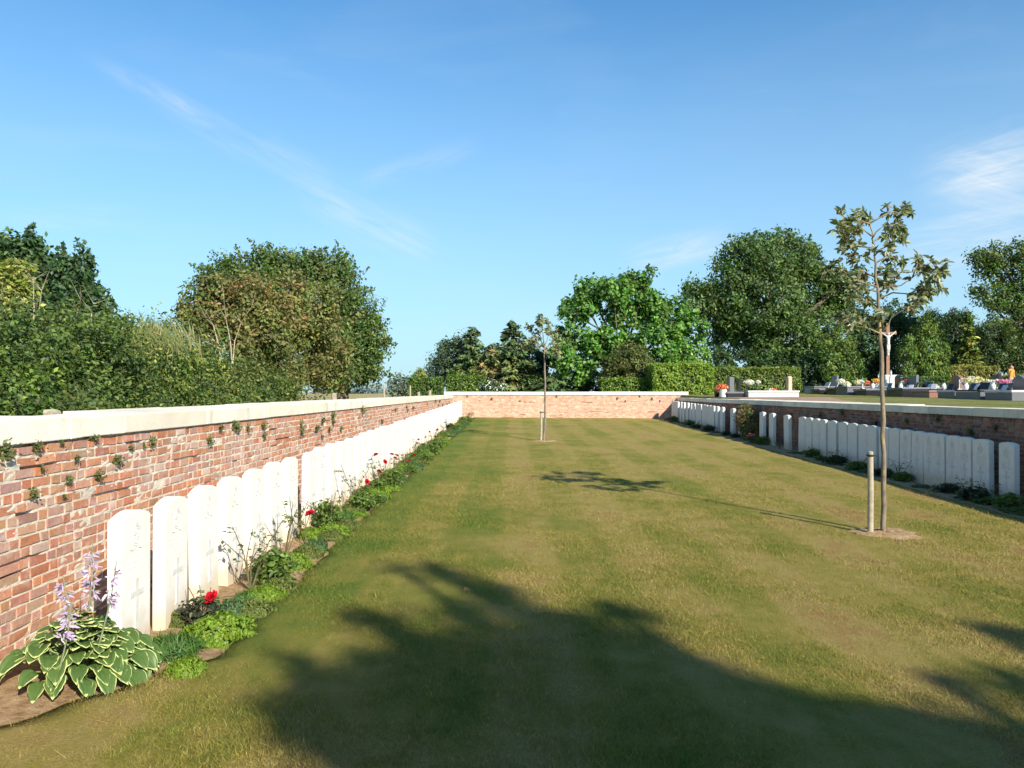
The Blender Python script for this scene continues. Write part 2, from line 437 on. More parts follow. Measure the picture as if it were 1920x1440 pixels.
# grass blades, denser near the viewer
def lawn_grass():
    rng = np.random.default_rng(11)
    N = 620000
    d = 2.9 * (25.0 / 2.9) ** (rng.random(N) ** .95)
    half = d * 960 / F * 1.12
    x = (rng.random(N) * 2 - 1) * half
    fade = np.clip((d - 9) / 15, 0, 1); ok = (x > xl(d) - .015) & (x < xr(d)) & (rng.random(N) > fade * fade * (3 - 2 * fade))
    x, d = x[ok], d[ok]; n = len(x)
    clump = np.sin(x * 9.1 + 2 * np.sin(d * 6.3)) * np.sin(d * 8.7 + 1.7 * np.sin(x * 5.9))
    h = (.011 + .013 * rng.random(n)) * (1 + .45 * clump) * np.clip(.8 + .05 * d, .8, 1.3)
    tall = rng.random(n) < .02; h[tall] *= 2.3
    wd = .0015 + .00016 * d; az = rng.random(n) * 2 * np.pi; lean = rng.normal(0, .75, (n, 2)) * h[:, None]
    z = G(x, d) - .002
    a = np.stack([x - np.cos(az) * wd, d - np.sin(az) * wd, z], 1); b = np.stack([x + np.cos(az) * wd, d + np.sin(az) * wd, z], 1)
    c = np.stack([x + lean[:, 0], d + lean[:, 1], z + h], 1)
    V = np.stack([a, b, c], 1).reshape(-1, 3)
    k = np.exp(rng.normal(0, .22, n)); tint = np.stack([k * (1 + rng.normal(0, .07, n)), k, k * (1 + rng.normal(0, .1, n))], 1)
    g = np.where(clump > .25, 1, 0)[:, None]; tint = tint * (1 - g * np.array([.07, .0, .07]))
    C = np.repeat(tint, 3, 0)
    tag(np_mesh('lawn_grass', V, [np.arange(n * 3).reshape(-1, 3)], BLADE, C=C), 'short mown grass blades over the lawn', 'grass', kind='stuff')
lawn_grass()


# ------------------------------------------------------------------ brick walls
def brick_wall(root, O, A, Nn, length, zb, zt, tint, seed, brick_mat, mortar_mat, rough=1.0, thick=.46, course=.068):
    """O start of the inner face, A along, Nn outward normal, zb(s) ground, zt top of the brickwork"""
    rng = np.random.default_rng(seed); A = np.array(A, float); Nn = np.array(Nn, float); O = np.array(O, float)
    P, Qd, C = [], [], []
    zmin = min(zb(0), zb(length)) - .12; rows = int((zt - zmin) / course)
    jt = .019
    for r in range(rows):
        z1 = zt - .02 - r * course; z0 = z1 - course + jt
        s = -rng.random() * .25; long = rng.random() < .5
        while s < length:
            L = (.178 if long else .080) * rng.uniform(.93, 1.07); long = not long if rng.random() < .9 else long
            if z1 < zb(min(max(s, 0), length)) - .05: s += L + jt; continue
            a0, a1 = max(s, 0), min(s + L, length)
            if a1 - a0 < .02: s += L + jt; continue
            dep = rng.normal(.000, .0020) * rough
            q = rng.random()
            if q < .10 * rough: dep -= rng.uniform(.002, .0045)
            wob = rng.normal(0, .0021 * rough, (4, 3))
            i = len(P)
            cs = [(a0, z0), (a1, z0), (a1, z1), (a0, z1)]
            tl = rng.normal(0, .0018 * rough)
            for k, (ss, zz) in enumerate(cs):
                ss += wob[k, 0] ; zz += wob[k, 1] + (tl if ss > a0 + .01 else 0)
                P.append(O + A * ss + Nn * (dep + wob[k, 2] * .8) + np.array([0, 0, zz]))
            for k, (ss, zz) in enumerate(cs):
                P.append(O + A * ss + Nn * -.05 + np.array([0, 0, zz]))
            Qd += [(i, i + 1, i + 2, i + 3), (i, i + 4, i + 5, i + 1), (i + 1, i + 5, i + 6, i + 2), (i + 2, i + 6, i + 7, i + 3), (i + 3, i + 7, i + 4, i)]
            b = np.array(tint[rng.integers(len(tint))]) * np.exp(rng.normal(0, .10)) * np.exp(rng.normal(0, .035, 3))
            C += [b] * 8
            s += L + jt
    o = np_mesh('brickwork', P, [np.array(Qd)], brick_mat, root, C=np.array(C))
    # mortar bed: a rough sheet just behind the brick faces, cracked open along some joints
    ns = int(length / .045); nz = int((zt - zmin) / (course / 4))
    S = np.linspace(0, length, ns); Zr = np.linspace(zmin, zt - .004, nz)
    dep = -.0055 + rng.normal(0, .0016, (nz, ns))
    for r in range(rows):
        zj = zt - .02 - r * course - course + jt / 2
        k = int(np.argmin(abs(Zr - zj)))
        s = rng.random() * 3
        while s < length:
            Lc = rng.uniform(.12, .8)
            if rng.random() < .33 * rough:
                m = (S > s) & (S < s + Lc); dep[max(k - 1, 0):k + 2, m] -= rng.uniform(.012, .05)
            s += Lc + rng.uniform(.3, 2.6)
    for _ in range(int(length * .7 * rough)):
        cs, cz = rng.random() * length, rng.uniform(zmin + .3, zt - .05); rs, rz = rng.uniform(.03, .10), rng.uniform(.015, .04)
        m = (((S[None] - cs) / rs) ** 2 + ((Zr[:, None] - cz) / rz) ** 2) < 1
        dep[m] += rng.uniform(.004, .0085)            # mortar smeared over the brick edges
    dep[-3:, :] = np.minimum(dep[-3:, :], -.035 + rng.normal(0, .004, (3, ns)))
    Vm = (O[None, None] + A[None, None] * S[None, :, None] + Nn[None, None] * dep[:, :, None] + np.array([0, 0, 1.])[None, None] * Zr[:, None, None]).reshape(-1, 3)
    Qm = np.array([(j * ns + i, j * ns + i + 1, (j + 1) * ns + i + 1, (j + 1) * ns + i) for j in range(nz - 1) for i in range(ns - 1)])
    # solid core behind
    core = []
    for dn in (-.05, -thick):
        for ss in (0, length):
            for zz in (zmin, zt - .004): core.append(O + A * ss + Nn * dn + np.array([0, 0, zz]))
    b = len(Vm); Qc = np.array([(0, 1, 3, 2), (4, 6, 7, 5), (0, 4, 5, 1), (2, 3, 7, 6), (1, 5, 7, 3), (0, 2, 6, 4)]) + b
    np_mesh('mortar', np.vstack([Vm, np.array(core)]), [Qm, Qc], mortar_mat, root)

def coping(root, O, A, Nn, length, z0, h, wid, seed, slope_from=None, slab=1.55, proud=.012):
    """row of limestone slabs; beyond slope_from the weathered top rises towards the back"""
    rng = np.random.default_rng(seed); O = Vector(O); A = Vector(A); Nn = Vector(Nn); up = Vector((0, 0, 1))
    bm = bmesh.new(); cl = bm.verts.layers.float_color.new('tint')
    s = 0.0
    while s < length - .02:
        L = min(slab * rng.uniform(.85, 1.15), length - s)
        if length - s - L < .4: L = length - s
        if slope_from and s < slope_from < s + L: L = slope_from - s
        dz = rng.normal(0, .0025); dn = rng.normal(0, .003); k = float(np.exp(rng.normal(0, .07))); c = (k * rng.uniform(.97, 1.03), k, k * rng.uniform(.95, 1.04), 1)
        rise = .022 if (slope_from and s >= slope_from - .01) else 0.0
        a, b = s + .005, s + L - .005
        prof = [(proud + dn, z0), (proud + dn, z0 + h + dz), (-wid, z0 + h + dz + rise), (-wid, z0)]
        vs = []
        nseg = 4
        for q in range(nseg + 1):
            u = a + (b - a) * q / nseg
            for (nn, zz) in prof:
                v = bm.verts.new(O + A * u + Nn * (nn + rng.normal(0, .0012)) + up * (zz + rng.normal(0, .0012))); v[cl] = c; vs.append(v)
        for q in range(nseg):
            for k2 in range(4):
                i, j = q * 4 + k2, q * 4 + (k2 + 1) % 4
                bm.faces.new((vs[i], vs[j], vs[j + 4], vs[i + 4]))
        bm.faces.new(vs[:4][::-1]); bm.faces.new(vs[-4:])
        s += L
    bmesh.ops.recalc_face_normals(bm, faces=bm.faces)
    me = bpy.data.meshes.new('coping'); bm.to_mesh(me); bm.free(); me.materials.append(COPING)
    o = bpy.data.objects.new('coping', me); COL.objects.link(o); o.parent = root
    md = o.modifiers.new('bevel', 'BEVEL'); md.width = .007; md.segments = 2; md.limit_method = 'ANGLE'; md.angle_limit = R(50)

REDS = [(.47, .20, .115), (.45, .185, .105), (.49, .22, .13), (.44, .205, .135), (.50, .27, .18), (.50, .23, .125), (.49, .30, .22), (.53, .36, .28), (.46, .21, .13), (.43, .25, .19), (.51, .26, .14)]
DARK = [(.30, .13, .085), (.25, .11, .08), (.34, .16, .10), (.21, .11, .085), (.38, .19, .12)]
PALE = [(.52, .26, .17), (.56, .32, .22), (.50, .24, .15), (.58, .36, .26), (.48, .25, .17)]
ZL, ZR, ZBK = EYE - .165, EYE - .28, EYE + .012
wl = tag(empty('brick_wall', (0, 0, 0)), 'long weathered red brick wall behind the sunlit headstones, capped with pale stone', 'wall')
brick_wall(wl, (XL, -4, 0), (0, 1, 0), (1, 0, 0), YB + 3.98, lambda s: float(G(XL, s - 4)), ZL - .145, REDS, 5, BRICK_L, MORTAR)
coping(wl, (XL, -4, 0), (0, 1, 0), (1, 0, 0), YB + 3.98, ZL - .145, .145, .46, 2, slope_from=10.0)
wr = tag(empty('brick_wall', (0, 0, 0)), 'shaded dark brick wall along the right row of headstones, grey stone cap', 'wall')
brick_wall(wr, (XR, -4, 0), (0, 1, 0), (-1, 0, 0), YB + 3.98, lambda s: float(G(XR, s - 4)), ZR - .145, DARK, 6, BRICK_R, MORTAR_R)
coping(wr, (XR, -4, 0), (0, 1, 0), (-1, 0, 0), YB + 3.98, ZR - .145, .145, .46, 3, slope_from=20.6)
wb = tag(empty('brick_wall', (0, 0, 0)), 'pale pink brick wall closing the far end of the lawn', 'wall')
brick_wall(wb, (XL - .42, YB, 0), (1, 0, 0), (0, -1, 0), XR - XL + .98, lambda s: .3, ZBK - .16, PALE, 7, BRICK_B, MORTAR_B, rough=.8)
coping(wb, (XL - .42, YB, 0), (1, 0, 0), (0, -1, 0), XR - XL + .98, ZBK - .16, .16, .46, 4, slope_from=None, slab=2.2)


# ------------------------------------------------------------------ headstones
def headstone_mesh(w, h, th, rise, seed):
    rnd = random.Random(seed); bm = bmesh.new(); n = 14; pr = []
    for i in range(n + 1):
        u = -w / 2 + w * i / n
        pr.append((u, h - rise * (2 * u / w) ** 2))
    out = [(-w / 2, -.16), (w / 2, -.16)] + pr[::-1]
    f = [bm.verts.new((th / 2, y, z)) for y, z in out]; b = [bm.verts.new((-th / 2, y, z)) for y, z in out]
    bm.faces.new(f); bm.faces.new(b[::-1]); m = len(out)
    for i in range(m): bm.faces.new((f[i], b[i], b[(i + 1) % m], f[(i + 1) % m]))
    bmesh.ops.recalc_face_normals(bm, faces=bm.faces)
    ed = [e for e in bm.edges if len(e.link_faces) == 2 and e.calc_face_angle() > .6]
    bmesh.ops.bevel(bm, geom=ed, offset=.006, segments=2, affect='EDGES')
    me = bpy.data.meshes.new('headstone'); bm.to_mesh(me); bm.free(); me.materials.append(STONE)
    return me
HW, HH, HT = .381, .86, .088
HMR = [headstone_mesh(.43, HH, HT, .028, 7)]
HM = [headstone_mesh(HW, HH * k, HT * q, .042, i) for i, (k, q) in enumerate([(1, 1), (.985, 1.04), (1.01, .97)])]
def arc(r, a0, a1, cy, cz, n=20):
    return [(0, cy + r * math.sin(a0 + (a1 - a0) * i / n), cz + r * math.cos(a0 + (a1 - a0) * i / n)) for i in range(n + 1)]
def badge_mb():
    m = MB(); x = HT / 2
    for rr in (.062, .048): m.tube([(x, p[1], p[2]) for p in arc(rr, 0, 2 * math.pi, 0, .70)], .0035, 5)
    for k in range(10):
        a = 2 * math.pi * k / 10; m.box((x, .028 * math.sin(a), .70 + .028 * math.cos(a)), (.006, .008, .024), rx=-a)
    m.box((x, 0, .775), (.007, .034, .018)); m.box((x, 0, .79), (.007, .012, .016))
    for sgn in (-1, 1): m.tube([(x, sgn * .02, .63), (x, sgn * .055, .618), (x, sgn * .09, .632)], .005, 5)
    return m
def cross_mb():
    m = MB(); x = HT / 2
    m.box((x, 0, .275), (.010, .036, .30)); m.box((x, -.052, .345), (.010, .068, .034)); m.box((x, .052, .345), (.010, .068, .034))
    m.box((x, 0, .43), (.010, .05, .012)); m.box((x, 0, .118), (.010, .06, .014))
    return m
def text_mb(seed):
    rnd = random.Random(seed); m = MB(); x = HT / 2
    for r, (z, hw, hh) in enumerate([(.585, .10, .015), (.553, .13, .018), (.52, .12, .014), (.492, .085, .014), (.465, .12, .014)]):
        y = -hw
        while y < hw:
            wd = rnd.uniform(.006, .011)
            if rnd.random() < .86: m.box((x, y, z), (.0045, wd * .55, hh * rnd.choice((1, 1, .8))))
            y += wd + .004
    return m
BADGE = badge_mb().build('badge', CARVED); CROSS = cross_mb().build('cross', CARVED); TEXTS = [text_mb(i).build('inscription', CARVED) for i in range(3)]
parts = (BADGE, CROSS, *TEXTS)

left_y = [4.98, 5.58, 6.19, 6.77, 7.39, 7.96, 8.56, 9.39, 9.88, 10.5, 11.12]
while left_y[-1] + .6 < 37.8: left_y.append(left_y[-1] + .6)
right_y = [12.40, 13.08, 13.56, 13.94, 14.37, 14.70, 15.15, 15.60, 16.07, 16.50, 17.05, 17.50, 18.03, 18.54, 19.18, 19.73, 20.18, 20.71, 21.19,
           22.35, 23.68, 24.60, 26.90, 27.9, 29.3, 30.0, 30.6, 31.1, 31.6, 32.1, 32.7, 33.2, 33.8, 34.4, 35.1, 35.8, 36.4, 37.2, 37.7, 38.2]
rnd = random.Random(4)
def place_stone(x, y, z, rz, k, detail, label, group, sc=1.0, ms=None):
    o = bpy.data.objects.new('headstone', (ms or HM)[rnd.randrange(3) if k > 3 and not ms else 0]); COL.objects.link(o)
    o.location = (x, y, z); o.rotation_euler = (rnd.gauss(0, .006), rnd.gauss(0, .008), rz + rnd.gauss(0, .012)); o.scale = (1, 1, sc)
    tag(o, label, 'headstone', group)
    if detail:
        for p in (BADGE, CROSS, TEXTS[k % 3]):
            c = p.copy(); COL.objects.link(c); c.parent = o
    return o
nL = len(left_y)
for k, y in enumerate(left_y):
    i = k + 1
    if k == 0: lab = 'white rounded headstone nearest the hosta, with carved badge and cross'
    elif i > nL - 12: lab = 'white headstone in the sunlit left row, %s from the back wall end' % ordn(nL - k)
    else: lab = 'white headstone in the sunlit left row, %s counted from the hosta end' % ordn(i)
    st = place_stone(-2.35 - HT / 2, y, float(G(-2.35, y)), 0, k, k < 9, lab, 'headstones along the sunlit left wall')
    if k == 0:
        cu = bpy.data.curves.new('letter', 'FONT'); cu.body = 'D'; cu.size = .085; cu.extrude = .0012; cu.align_x = 'CENTER'; cu.align_y = 'CENTER'
        tmp = bpy.data.objects.new('letter', cu); COL.objects.link(tmp)
        me = bpy.data.meshes.new_from_object(tmp.evaluated_get(bpy.context.evaluated_depsgraph_get())); COL.objects.unlink(tmp)
        bpy.data.objects.remove(tmp)
        me.materials.clear(); me.materials.append(CARVED)
        no = bpy.data.objects.new('carved_letter', me); COL.objects.link(no); no.parent = st
        no.location = (0, -HW / 2 - .0005, .60); no.rotation_euler = (R(90), 0, 0)
nR = len(right_y)
for k, y in enumerate(right_y):
    i = k + 1
    if k == 0: lab = 'grey shaded headstone standing alone at the near end of the right row'
    elif i > nR - 16: lab = 'shaded headstone in the right row, %s from the back wall end' % ordn(nR - k)
    else: lab = 'shaded headstone in the right row, %s counted from its near end' % ordn(i)
    zt = EYE - (.783 - .0139 * (y - 12.3))
    near = min([abs(y - q) for q in right_y if q != y])
    place_stone(7.7 + HT / 2, y, zt - .90, math.pi, k, k < 8, lab, 'headstones along the shaded right wall', .90 / HH, HMR).scale.y = min(1.14, max(.9, (near - .02) / .43)) if near < .6 else .92
for p in parts: bpy.data.objects.remove(p)


# ------------------------------------------------------------------ foliage tools
def unit(v): return v / np.maximum(np.linalg.norm(v, axis=-1, keepdims=True), 1e-9)
def leaf_cards(P, Nrm, size, C, rng, aspect=.5, along=None, six=False, fold=.22, bend=.18):
    """one small folded leaf (2 quads) or a flat diamond (1 quad) at every point"""
    n = len(P); size = np.broadcast_to(np.asarray(size, float), (n,))[:, None]
    a = rng.normal(size=(n, 3)) if along is None else along + rng.normal(0, .35, (n, 3))
    a = unit(a - Nrm * (a * Nrm).sum(1, keepdims=True)); b = np.cross(Nrm, a)
    if not six:
        V = np.stack([P - a * size * .5, P + b * size * aspect * .5 - Nrm * size * bend * .3, P + a * size * .5 - Nrm * size * bend, P - b * size * aspect * .5 - Nrm * size * bend * .3], 1)
        Q = np.arange(n * 4).reshape(-1, 4); return V.reshape(-1, 3), [Q], np.repeat(C, 4, 0)
    w = size * aspect * .5; f = Nrm * size * fold * aspect
    V = np.stack([P, P + a * size * .35 + b * w + f, P + a * size * .72 + b * w * .75 + f * .6 - Nrm * size * bend * .4, P + a * size - Nrm * size * bend,
                  P + a * size * .72 - b * w * .75 + f * .6 - Nrm * size * bend * .4, P + a * size * .35 - b * w + f], 1)
    i = np.arange(n)[:, None] * 6
    Q = np.concatenate([i + np.array([[0, 1, 2, 3]]), i + np.array([[0, 3, 4, 5]])], 0)
    return V.reshape(-1, 3), [Q], np.repeat(C, 6, 0)
KL = 1.5      # overall leaf reflectance
def palette(pal, n, rng, j=.16):
    p = np.array(pal, float)[rng.integers(len(pal), size=n)]
    return p * np.exp(rng.normal(0, j, (n, 1))) * np.exp(rng.normal(0, j * .3, (n, 3)))
def lump(d, seed):
    s = seed * 1.37
    return (np.sin(d[:, 0] * 3.1 + s) * np.sin(d[:, 1] * 2.7 + s * 2.1) + np.sin(d[:, 2] * 4.3 + d[:, 0] * 2 + s * .7) * .7 + np.sin(d[:, 0] * 7 + d[:, 2] * 6 + s) * .45) * .5
def crown(blobs, leaf, pal, seed, dens=1.0, clump=.45, shell=.55, per=46, gap=0.0, up=.35, aspect=.55, droop=0.0, cap=110000, rough=.22, flat=1.0, zmin=None, along_out=0.0, upright=0.0, sprays=0, spray_up=.4, spray_len=1.0):
    """leaf clumps spread through ellipsoids (cx,cy,cz,rx,ry,rz)"""
    rng = np.random.default_rng(seed); B = np.array(blobs, float)
    area = 4 * np.pi * (B[:, 3] * B[:, 4] + B[:, 4] * B[:, 5] + B[:, 3] * B[:, 5]) / 3
    N = int(min(cap, dens * area.sum() * 2.0 / (leaf * leaf * aspect * .55)))
    nc = max(8, N // per)
    bi = rng.choice(len(B), nc, p=area / area.sum()); d = unit(rng.normal(size=(nc, 3)))
    r = (shell + (1 - shell) * rng.random(nc) ** .6) * (1 + rough * lump(d, seed + 1) + rough * .5 * lump(d * 2.3 + bi[:, None], seed + 5))
    cen = B[bi, :3] + d * r[:, None] * B[bi, 3:]
    if gap > 0:
        q = lump(cen / (clump * 4.2), seed + 9); ok = q > (-.9 + gap); cen, d, bi = cen[ok], d[ok], bi[ok]; nc = len(cen)
    ctint = np.exp(rng.normal(0, .20, (nc, 1))) * np.exp(rng.normal(0, .05, (nc, 3)))
    cpal = rng.integers(len(pal), size=nc)
    cr = clump * rng.uniform(.55, 1.25, nc)
    k = np.repeat(np.arange(nc), per); n = len(k)
    off = unit(rng.normal(size=(n, 3))) * (rng.random((n, 1)) ** .5) * cr[k][:, None]; off[:, 2] *= flat
    P = cen[k] + off
    if along_out: P += d[k] * (rng.random((n, 1)) ** 2) * clump * along_out
    if sprays:                     # leafy shoots standing out of the crown's surface
        bi2 = rng.choice(len(B), sprays, p=area / area.sum()); d2 = unit(rng.normal(size=(sprays, 3)) + np.array([0, 0, spray_up * .8])); st = B[bi2, :3] + d2 * B[bi2, 3:] * .85
        dir2 = unit(d2 * (1 - spray_up) + np.array([0, 0, spray_up]) + rng.normal(0, .12, (sprays, 3))); L2 = spray_len * rng.uniform(.4, 1.1, sprays); m2 = 34; k2 = np.repeat(np.arange(sprays), m2); u2 = rng.random(len(k2))
        P2 = st[k2] + dir2[k2] * (u2 * L2[k2])[:, None] + rng.normal(0, 1, (len(k2), 3)) * (.16 * spray_len * (1.05 - u2) ** .8)[:, None]
        P = np.vstack([P, P2]); off = np.vstack([off, rng.normal(0, .1, P2.shape)]); kk = rng.integers(nc, size=len(P2)); k = np.concatenate([k, kk]); d = d.copy(); n = len(P)
    if droop: P[:, 2] -= droop * clump * rng.random(n) ** 2
    Nrm = unit(d[k] * .55 + off / cr[k][:, None] * .35 + np.array([0, 0, up]) + rng.normal(0, .55, (n, 3)))
    pp = np.array(pal, float); own = rng.random(n) < .72
    ci = np.where(own, cpal[k], rng.integers(len(pal), size=n))
    C = KL * pp[ci] * ctint[k] * np.exp(rng.normal(0, .15, (n, 1)))
    if zmin is not None:
        ok = P[:, 2] > zmin; P, Nrm, C = P[ok], Nrm[ok], C[ok]; n = len(P)
    al = None if not upright else np.array([0, 0, 1.0]) + Nrm * (1 - upright)
    return leaf_cards(P, Nrm, leaf * rng.uniform(.65, 1.3, n), C, rng, aspect, al)
def px_blobs(lst, d, deep=.9, jit=.5, seed=0):
    """(px, py, rx px, ry px[, extra depth]) measured on the photograph -> ellipsoids at their distance"""
    rnd = random.Random(seed); out = []
    for b in lst:
        dd = b[4] if len(b) > 4 else d + rnd.uniform(-jit, jit); c = at(b[0], b[1], dd); k = dd / F
        out.append((c.x, c.y, c.z, b[2] * k, (b[2] + b[3]) / 2 * k * deep, b[3] * k))
    return out
def limbs(m, base, blobs, r0, rnd, fork=.35, n=5):
    bx, by, bz = base; top = max(b[2] for b in blobs); cz = sum(b[2] for b in blobs) / len(blobs)
    cx = sum(b[0] for b in blobs) / len(blobs); cy = sum(b[1] for b in blobs) / len(blobs)
    fz = bz + (cz - bz) * fork
    fork_p = Vector((bx + (cx - bx) * .15, by + (cy - by) * .15, fz))
    tip = Vector((bx * .4 + cx * .6, by * .4 + cy * .6, top - .5))
    m.tube([(bx, by, bz - .2), Vector((bx, by, bz)).lerp(fork_p, .5) + Vector((rnd.gauss(0, .05), 0, 0)), fork_p, fork_p.lerp(tip, .5), tip], [r0 * 1.25, r0, r0 * .85, r0 * .5, r0 * .1], 8)
    for b in blobs:
        c = Vector(b[:3]); s = fork_p.lerp(tip, rnd.uniform(0, .45)); mid = s.lerp(c, .5) + Vector((rnd.gauss(0, .2), rnd.gauss(0, .2), rnd.uniform(.0, .4)))
        m.tube([s, mid, c], [r0 * .5, r0 * .3, r0 * .12], 6)
        for _ in range(n):
            e = c + Vector((rnd.uniform(-1, 1) * b[3], rnd.uniform(-1, 1) * b[4], rnd.uniform(-.4, 1) * b[5])) * .8
            m.tube([mid.lerp(c, rnd.random()), (c + e) / 2 + Vector((0, 0, .1)), e], [r0 * .16, r0 * .09, r0 * .03], 4)
def tree(name, label, cat, blobs, base, r0, leaf, pal, seed, mat=None, bark=None, group=None, **kw):
    root = tag(empty(name, base), label, cat, group); o = Vector(base)
    m = MB(); limbs(m, base, blobs, r0, random.Random(seed))
    t = m.build('trunk', bark or BARK, root, smooth=True); t.location = -o
    V, Fq, C = crown(blobs, leaf, pal, seed, **kw)
    c = np_mesh('crown', V, Fq, mat or LEAF, root, C=C); c.location = -o
    return root
def bush(name, label, cat, blobs, leaf, pal, seed, mat=None, group=None, **kw):
    V, Fq, C = crown(blobs, leaf, pal, seed, **kw)
    c = np.array(blobs)[:, :3].mean(0); c[2] = min(b[2] - b[5] for b in blobs)
    o = np_mesh(name, V - c, Fq, mat or LEAF, None, C=C); o.location = c
    return tag(o, label, cat, group)
def clipped_hedge(label, x0, x1, y0, y1, z0, z1, leaf, pal, seed, soft=.05, dens=1.0, group='clipped hedges', name='hedge', stray=0.0):
    """box-shaped hedge: leaves spread in a thin layer over its faces, over a solid near-black box"""
    rng = np.random.default_rng(seed)
    A = [(x1 - x0) * (z1 - z0), (y1 - y0) * (z1 - z0), (x1 - x0) * (y1 - y0)]
    tot = 2 * A[0] + 2 * A[1] + A[2]; N = int(min(60000, dens * tot * 3.2 / (leaf * leaf * .5)))
    f = rng.choice(5, N, p=np.array([A[0], A[0], A[1], A[1], A[2]]) / tot); u, v = rng.random(N), rng.random(N)
    P = np.empty((N, 3)); Nn = np.zeros((N, 3))
    lx, ly, lz = x0 + (x1 - x0) * u, y0 + (y1 - y0) * u, z0 + (z1 - z0) * v
    for k in range(5):
        m = f == k
        if k == 0: P[m] = np.stack([lx[m], np.full(m.sum(), y0), lz[m]], 1); Nn[m] = (0, -1, 0)
        if k == 1: P[m] = np.stack([lx[m], np.full(m.sum(), y1), lz[m]], 1); Nn[m] = (0, 1, 0)
        if k == 2: P[m] = np.stack([np.full(m.sum(), x0), ly[m], lz[m]], 1); Nn[m] = (-1, 0, 0)
        if k == 3: P[m] = np.stack([np.full(m.sum(), x1), ly[m], lz[m]], 1); Nn[m] = (1, 0, 0)
        if k == 4: P[m] = np.stack([lx[m], (y0 + (y1 - y0) * v)[m], np.full(m.sum(), z1)], 1); Nn[m] = (0, 0, 1)
    wav = lump(P * 1.1, seed) * .9 + lump(P * 3.3, seed + 2) * .5
    P += Nn * (wav * soft + rng.normal(-.04, .05, N))[:, None] - Nn * (rng.random(N) ** 2 * .22)[:, None]
    if stray: P[:, 2] += np.where(Nn[:, 2] > .5, rng.random(N) ** 4 * stray, 0)
    Nr = unit(Nn * .7 + np.array([0, 0, .35]) + rng.normal(0, .5, (N, 3)))
    C = KL * palette(pal, N, rng, .18) * np.exp(.22 * lump(P * 2.1, seed + 4))[:, None]
    V, Fq, C = leaf_cards(P, Nr, leaf * rng.uniform(.7, 1.3, N), C, rng, .55)
    b = len(V); e = .24
    if min(x1 - x0, y1 - y0) < .7: e = .14
    core = np.array([(x, y, z) for z in (z0, z1 - e) for y in (y0 + e, y1 - e) for x in (x0 + e, x1 - e)])
    Qc = np.array([(0, 2, 3, 1), (4, 5, 7, 6), (0, 1, 5, 4), (2, 6, 7, 3), (0, 4, 6, 2), (1, 3, 7, 5)]) + b
    V = np.vstack([V, core]); C = np.vstack([C, np.tile([[.025, .03, .014]], (8, 1))])  # plain box core in one very dark colour
    c = np.array([(x0 + x1) / 2, (y0 + y1) / 2, z0])
    o = np_mesh(name, V - c, Fq + [Qc], LEAF, None, C=C); o.location = c
    return tag(o, label, 'hedge', group)

def conifer(name, label, base, h, rad, pal, seed, group=None, low=.05, lev=26, droop=.25, card=.34, power=.85, nb=11):
    """trunk with whorls of drooping, needle-covered branches"""
    rng = np.random.default_rng(seed); root = tag(empty(name, base), label, 'conifer', group)
    m = MB(); m.tube([(0, 0, -.3), (0, 0, h * .5), (0, 0, h)], [h * .022, h * .014, .01], 7)
    P, A, N, C = [], [], [], []
    for i in range(lev):
        t = low + (1 - low) * i / lev; r = rad * (1 - t) ** power * rng.uniform(.8, 1.12) + .08
        for k in range(max(5, int(nb * (1 - t * .5)))):
            az = rng.random() * 2 * np.pi; L = r * rng.uniform(.7, 1.15); z = h * t + rng.normal(0, h * .012)
            dr = np.array([np.cos(az), np.sin(az), 0]); sag = droop * rng.uniform(.5, 1.4)
            if i % 2 == 0 and k % 2 == 0: m.tube([(0, 0, z), tuple(dr * L * .6 + np.array([0, 0, z - sag * L * .4])), tuple(dr * L + np.array([0, 0, z - sag * L * .45]))], [.03, .018, .006], 4)
            n = int(4 + L / card * 7); u = rng.random(n) ** .7
            p = dr[None] * (L * u)[:, None]; p[:, 2] = z - sag * L * u * (1.25 - .7 * u)
            side = np.array([-dr[1], dr[0], 0]) * rng.normal(0, .22 * L * .55, (n, 1)) * (1.1 - u)[:, None]
            p += side + rng.normal(0, .05, (n, 3))
            a = dr[None] + np.sign((side * np.array([-dr[1], dr[0], 0])).sum(1, keepdims=True)) * np.array([-dr[1], dr[0], 0]) * .7 + np.array([0, 0, -.15])
            P.append(p); A.append(a); N.append(unit(np.array([0, 0, 1.]) + rng.normal(0, .45, (n, 3)) + dr * .35))
            C.append(np.array([2.0, 1.9, 1.35]) * np.array(pal)[rng.integers(len(pal))] * np.exp(rng.normal(0, .2)) * np.exp(rng.normal(0, .15, (n, 1))))
    P, A, N, C = map(np.concatenate, (P, A, N, C))
    m.build('trunk', BARK, root)
    V, Fq, CC = leaf_cards(P, N, card * rng.uniform(.6, 1.25, len(P)), C, rng, .42, A)
    np_mesh('crown', V, Fq, NEEDLE, root, C=CC)
    return root

MID = [(.055, .105, .022), (.075, .125, .028), (.042, .080, .022), (.095, .14, .035)]
DKG = [(.028, .058, .022), (.038, .075, .024), (.022, .045, .02), (.05, .085, .028)]
ASH = [(.035, .075, .028), (.05, .095, .03), (.028, .055, .026), (.065, .11, .035)]
YEL = [(.15, .19, .035), (.19, .20, .05), (.11, .15, .03), (.22, .21, .07)]
HED = [(.058, .098, .020), (.078, .118, .024), (.038, .068, .018), (.10, .128, .03), (.046, .066, .023)]
HAW = [(.13, .125, .042), (.105, .115, .035), (.15, .13, .05), (.09, .10, .03), (.12, .13, .038)]
RUST = [(.19, .105, .048), (.16, .11, .045), (.22, .12, .055), (.13, .12, .04)]
BLU = [(.055, .09, .055), (.07, .105, .06), (.045, .075, .045), (.09, .115, .06)]
CAT = [(.075, .165, .03), (.10, .195, .035), (.055, .13, .028), (.125, .21, .045), (.045, .10, .025)]
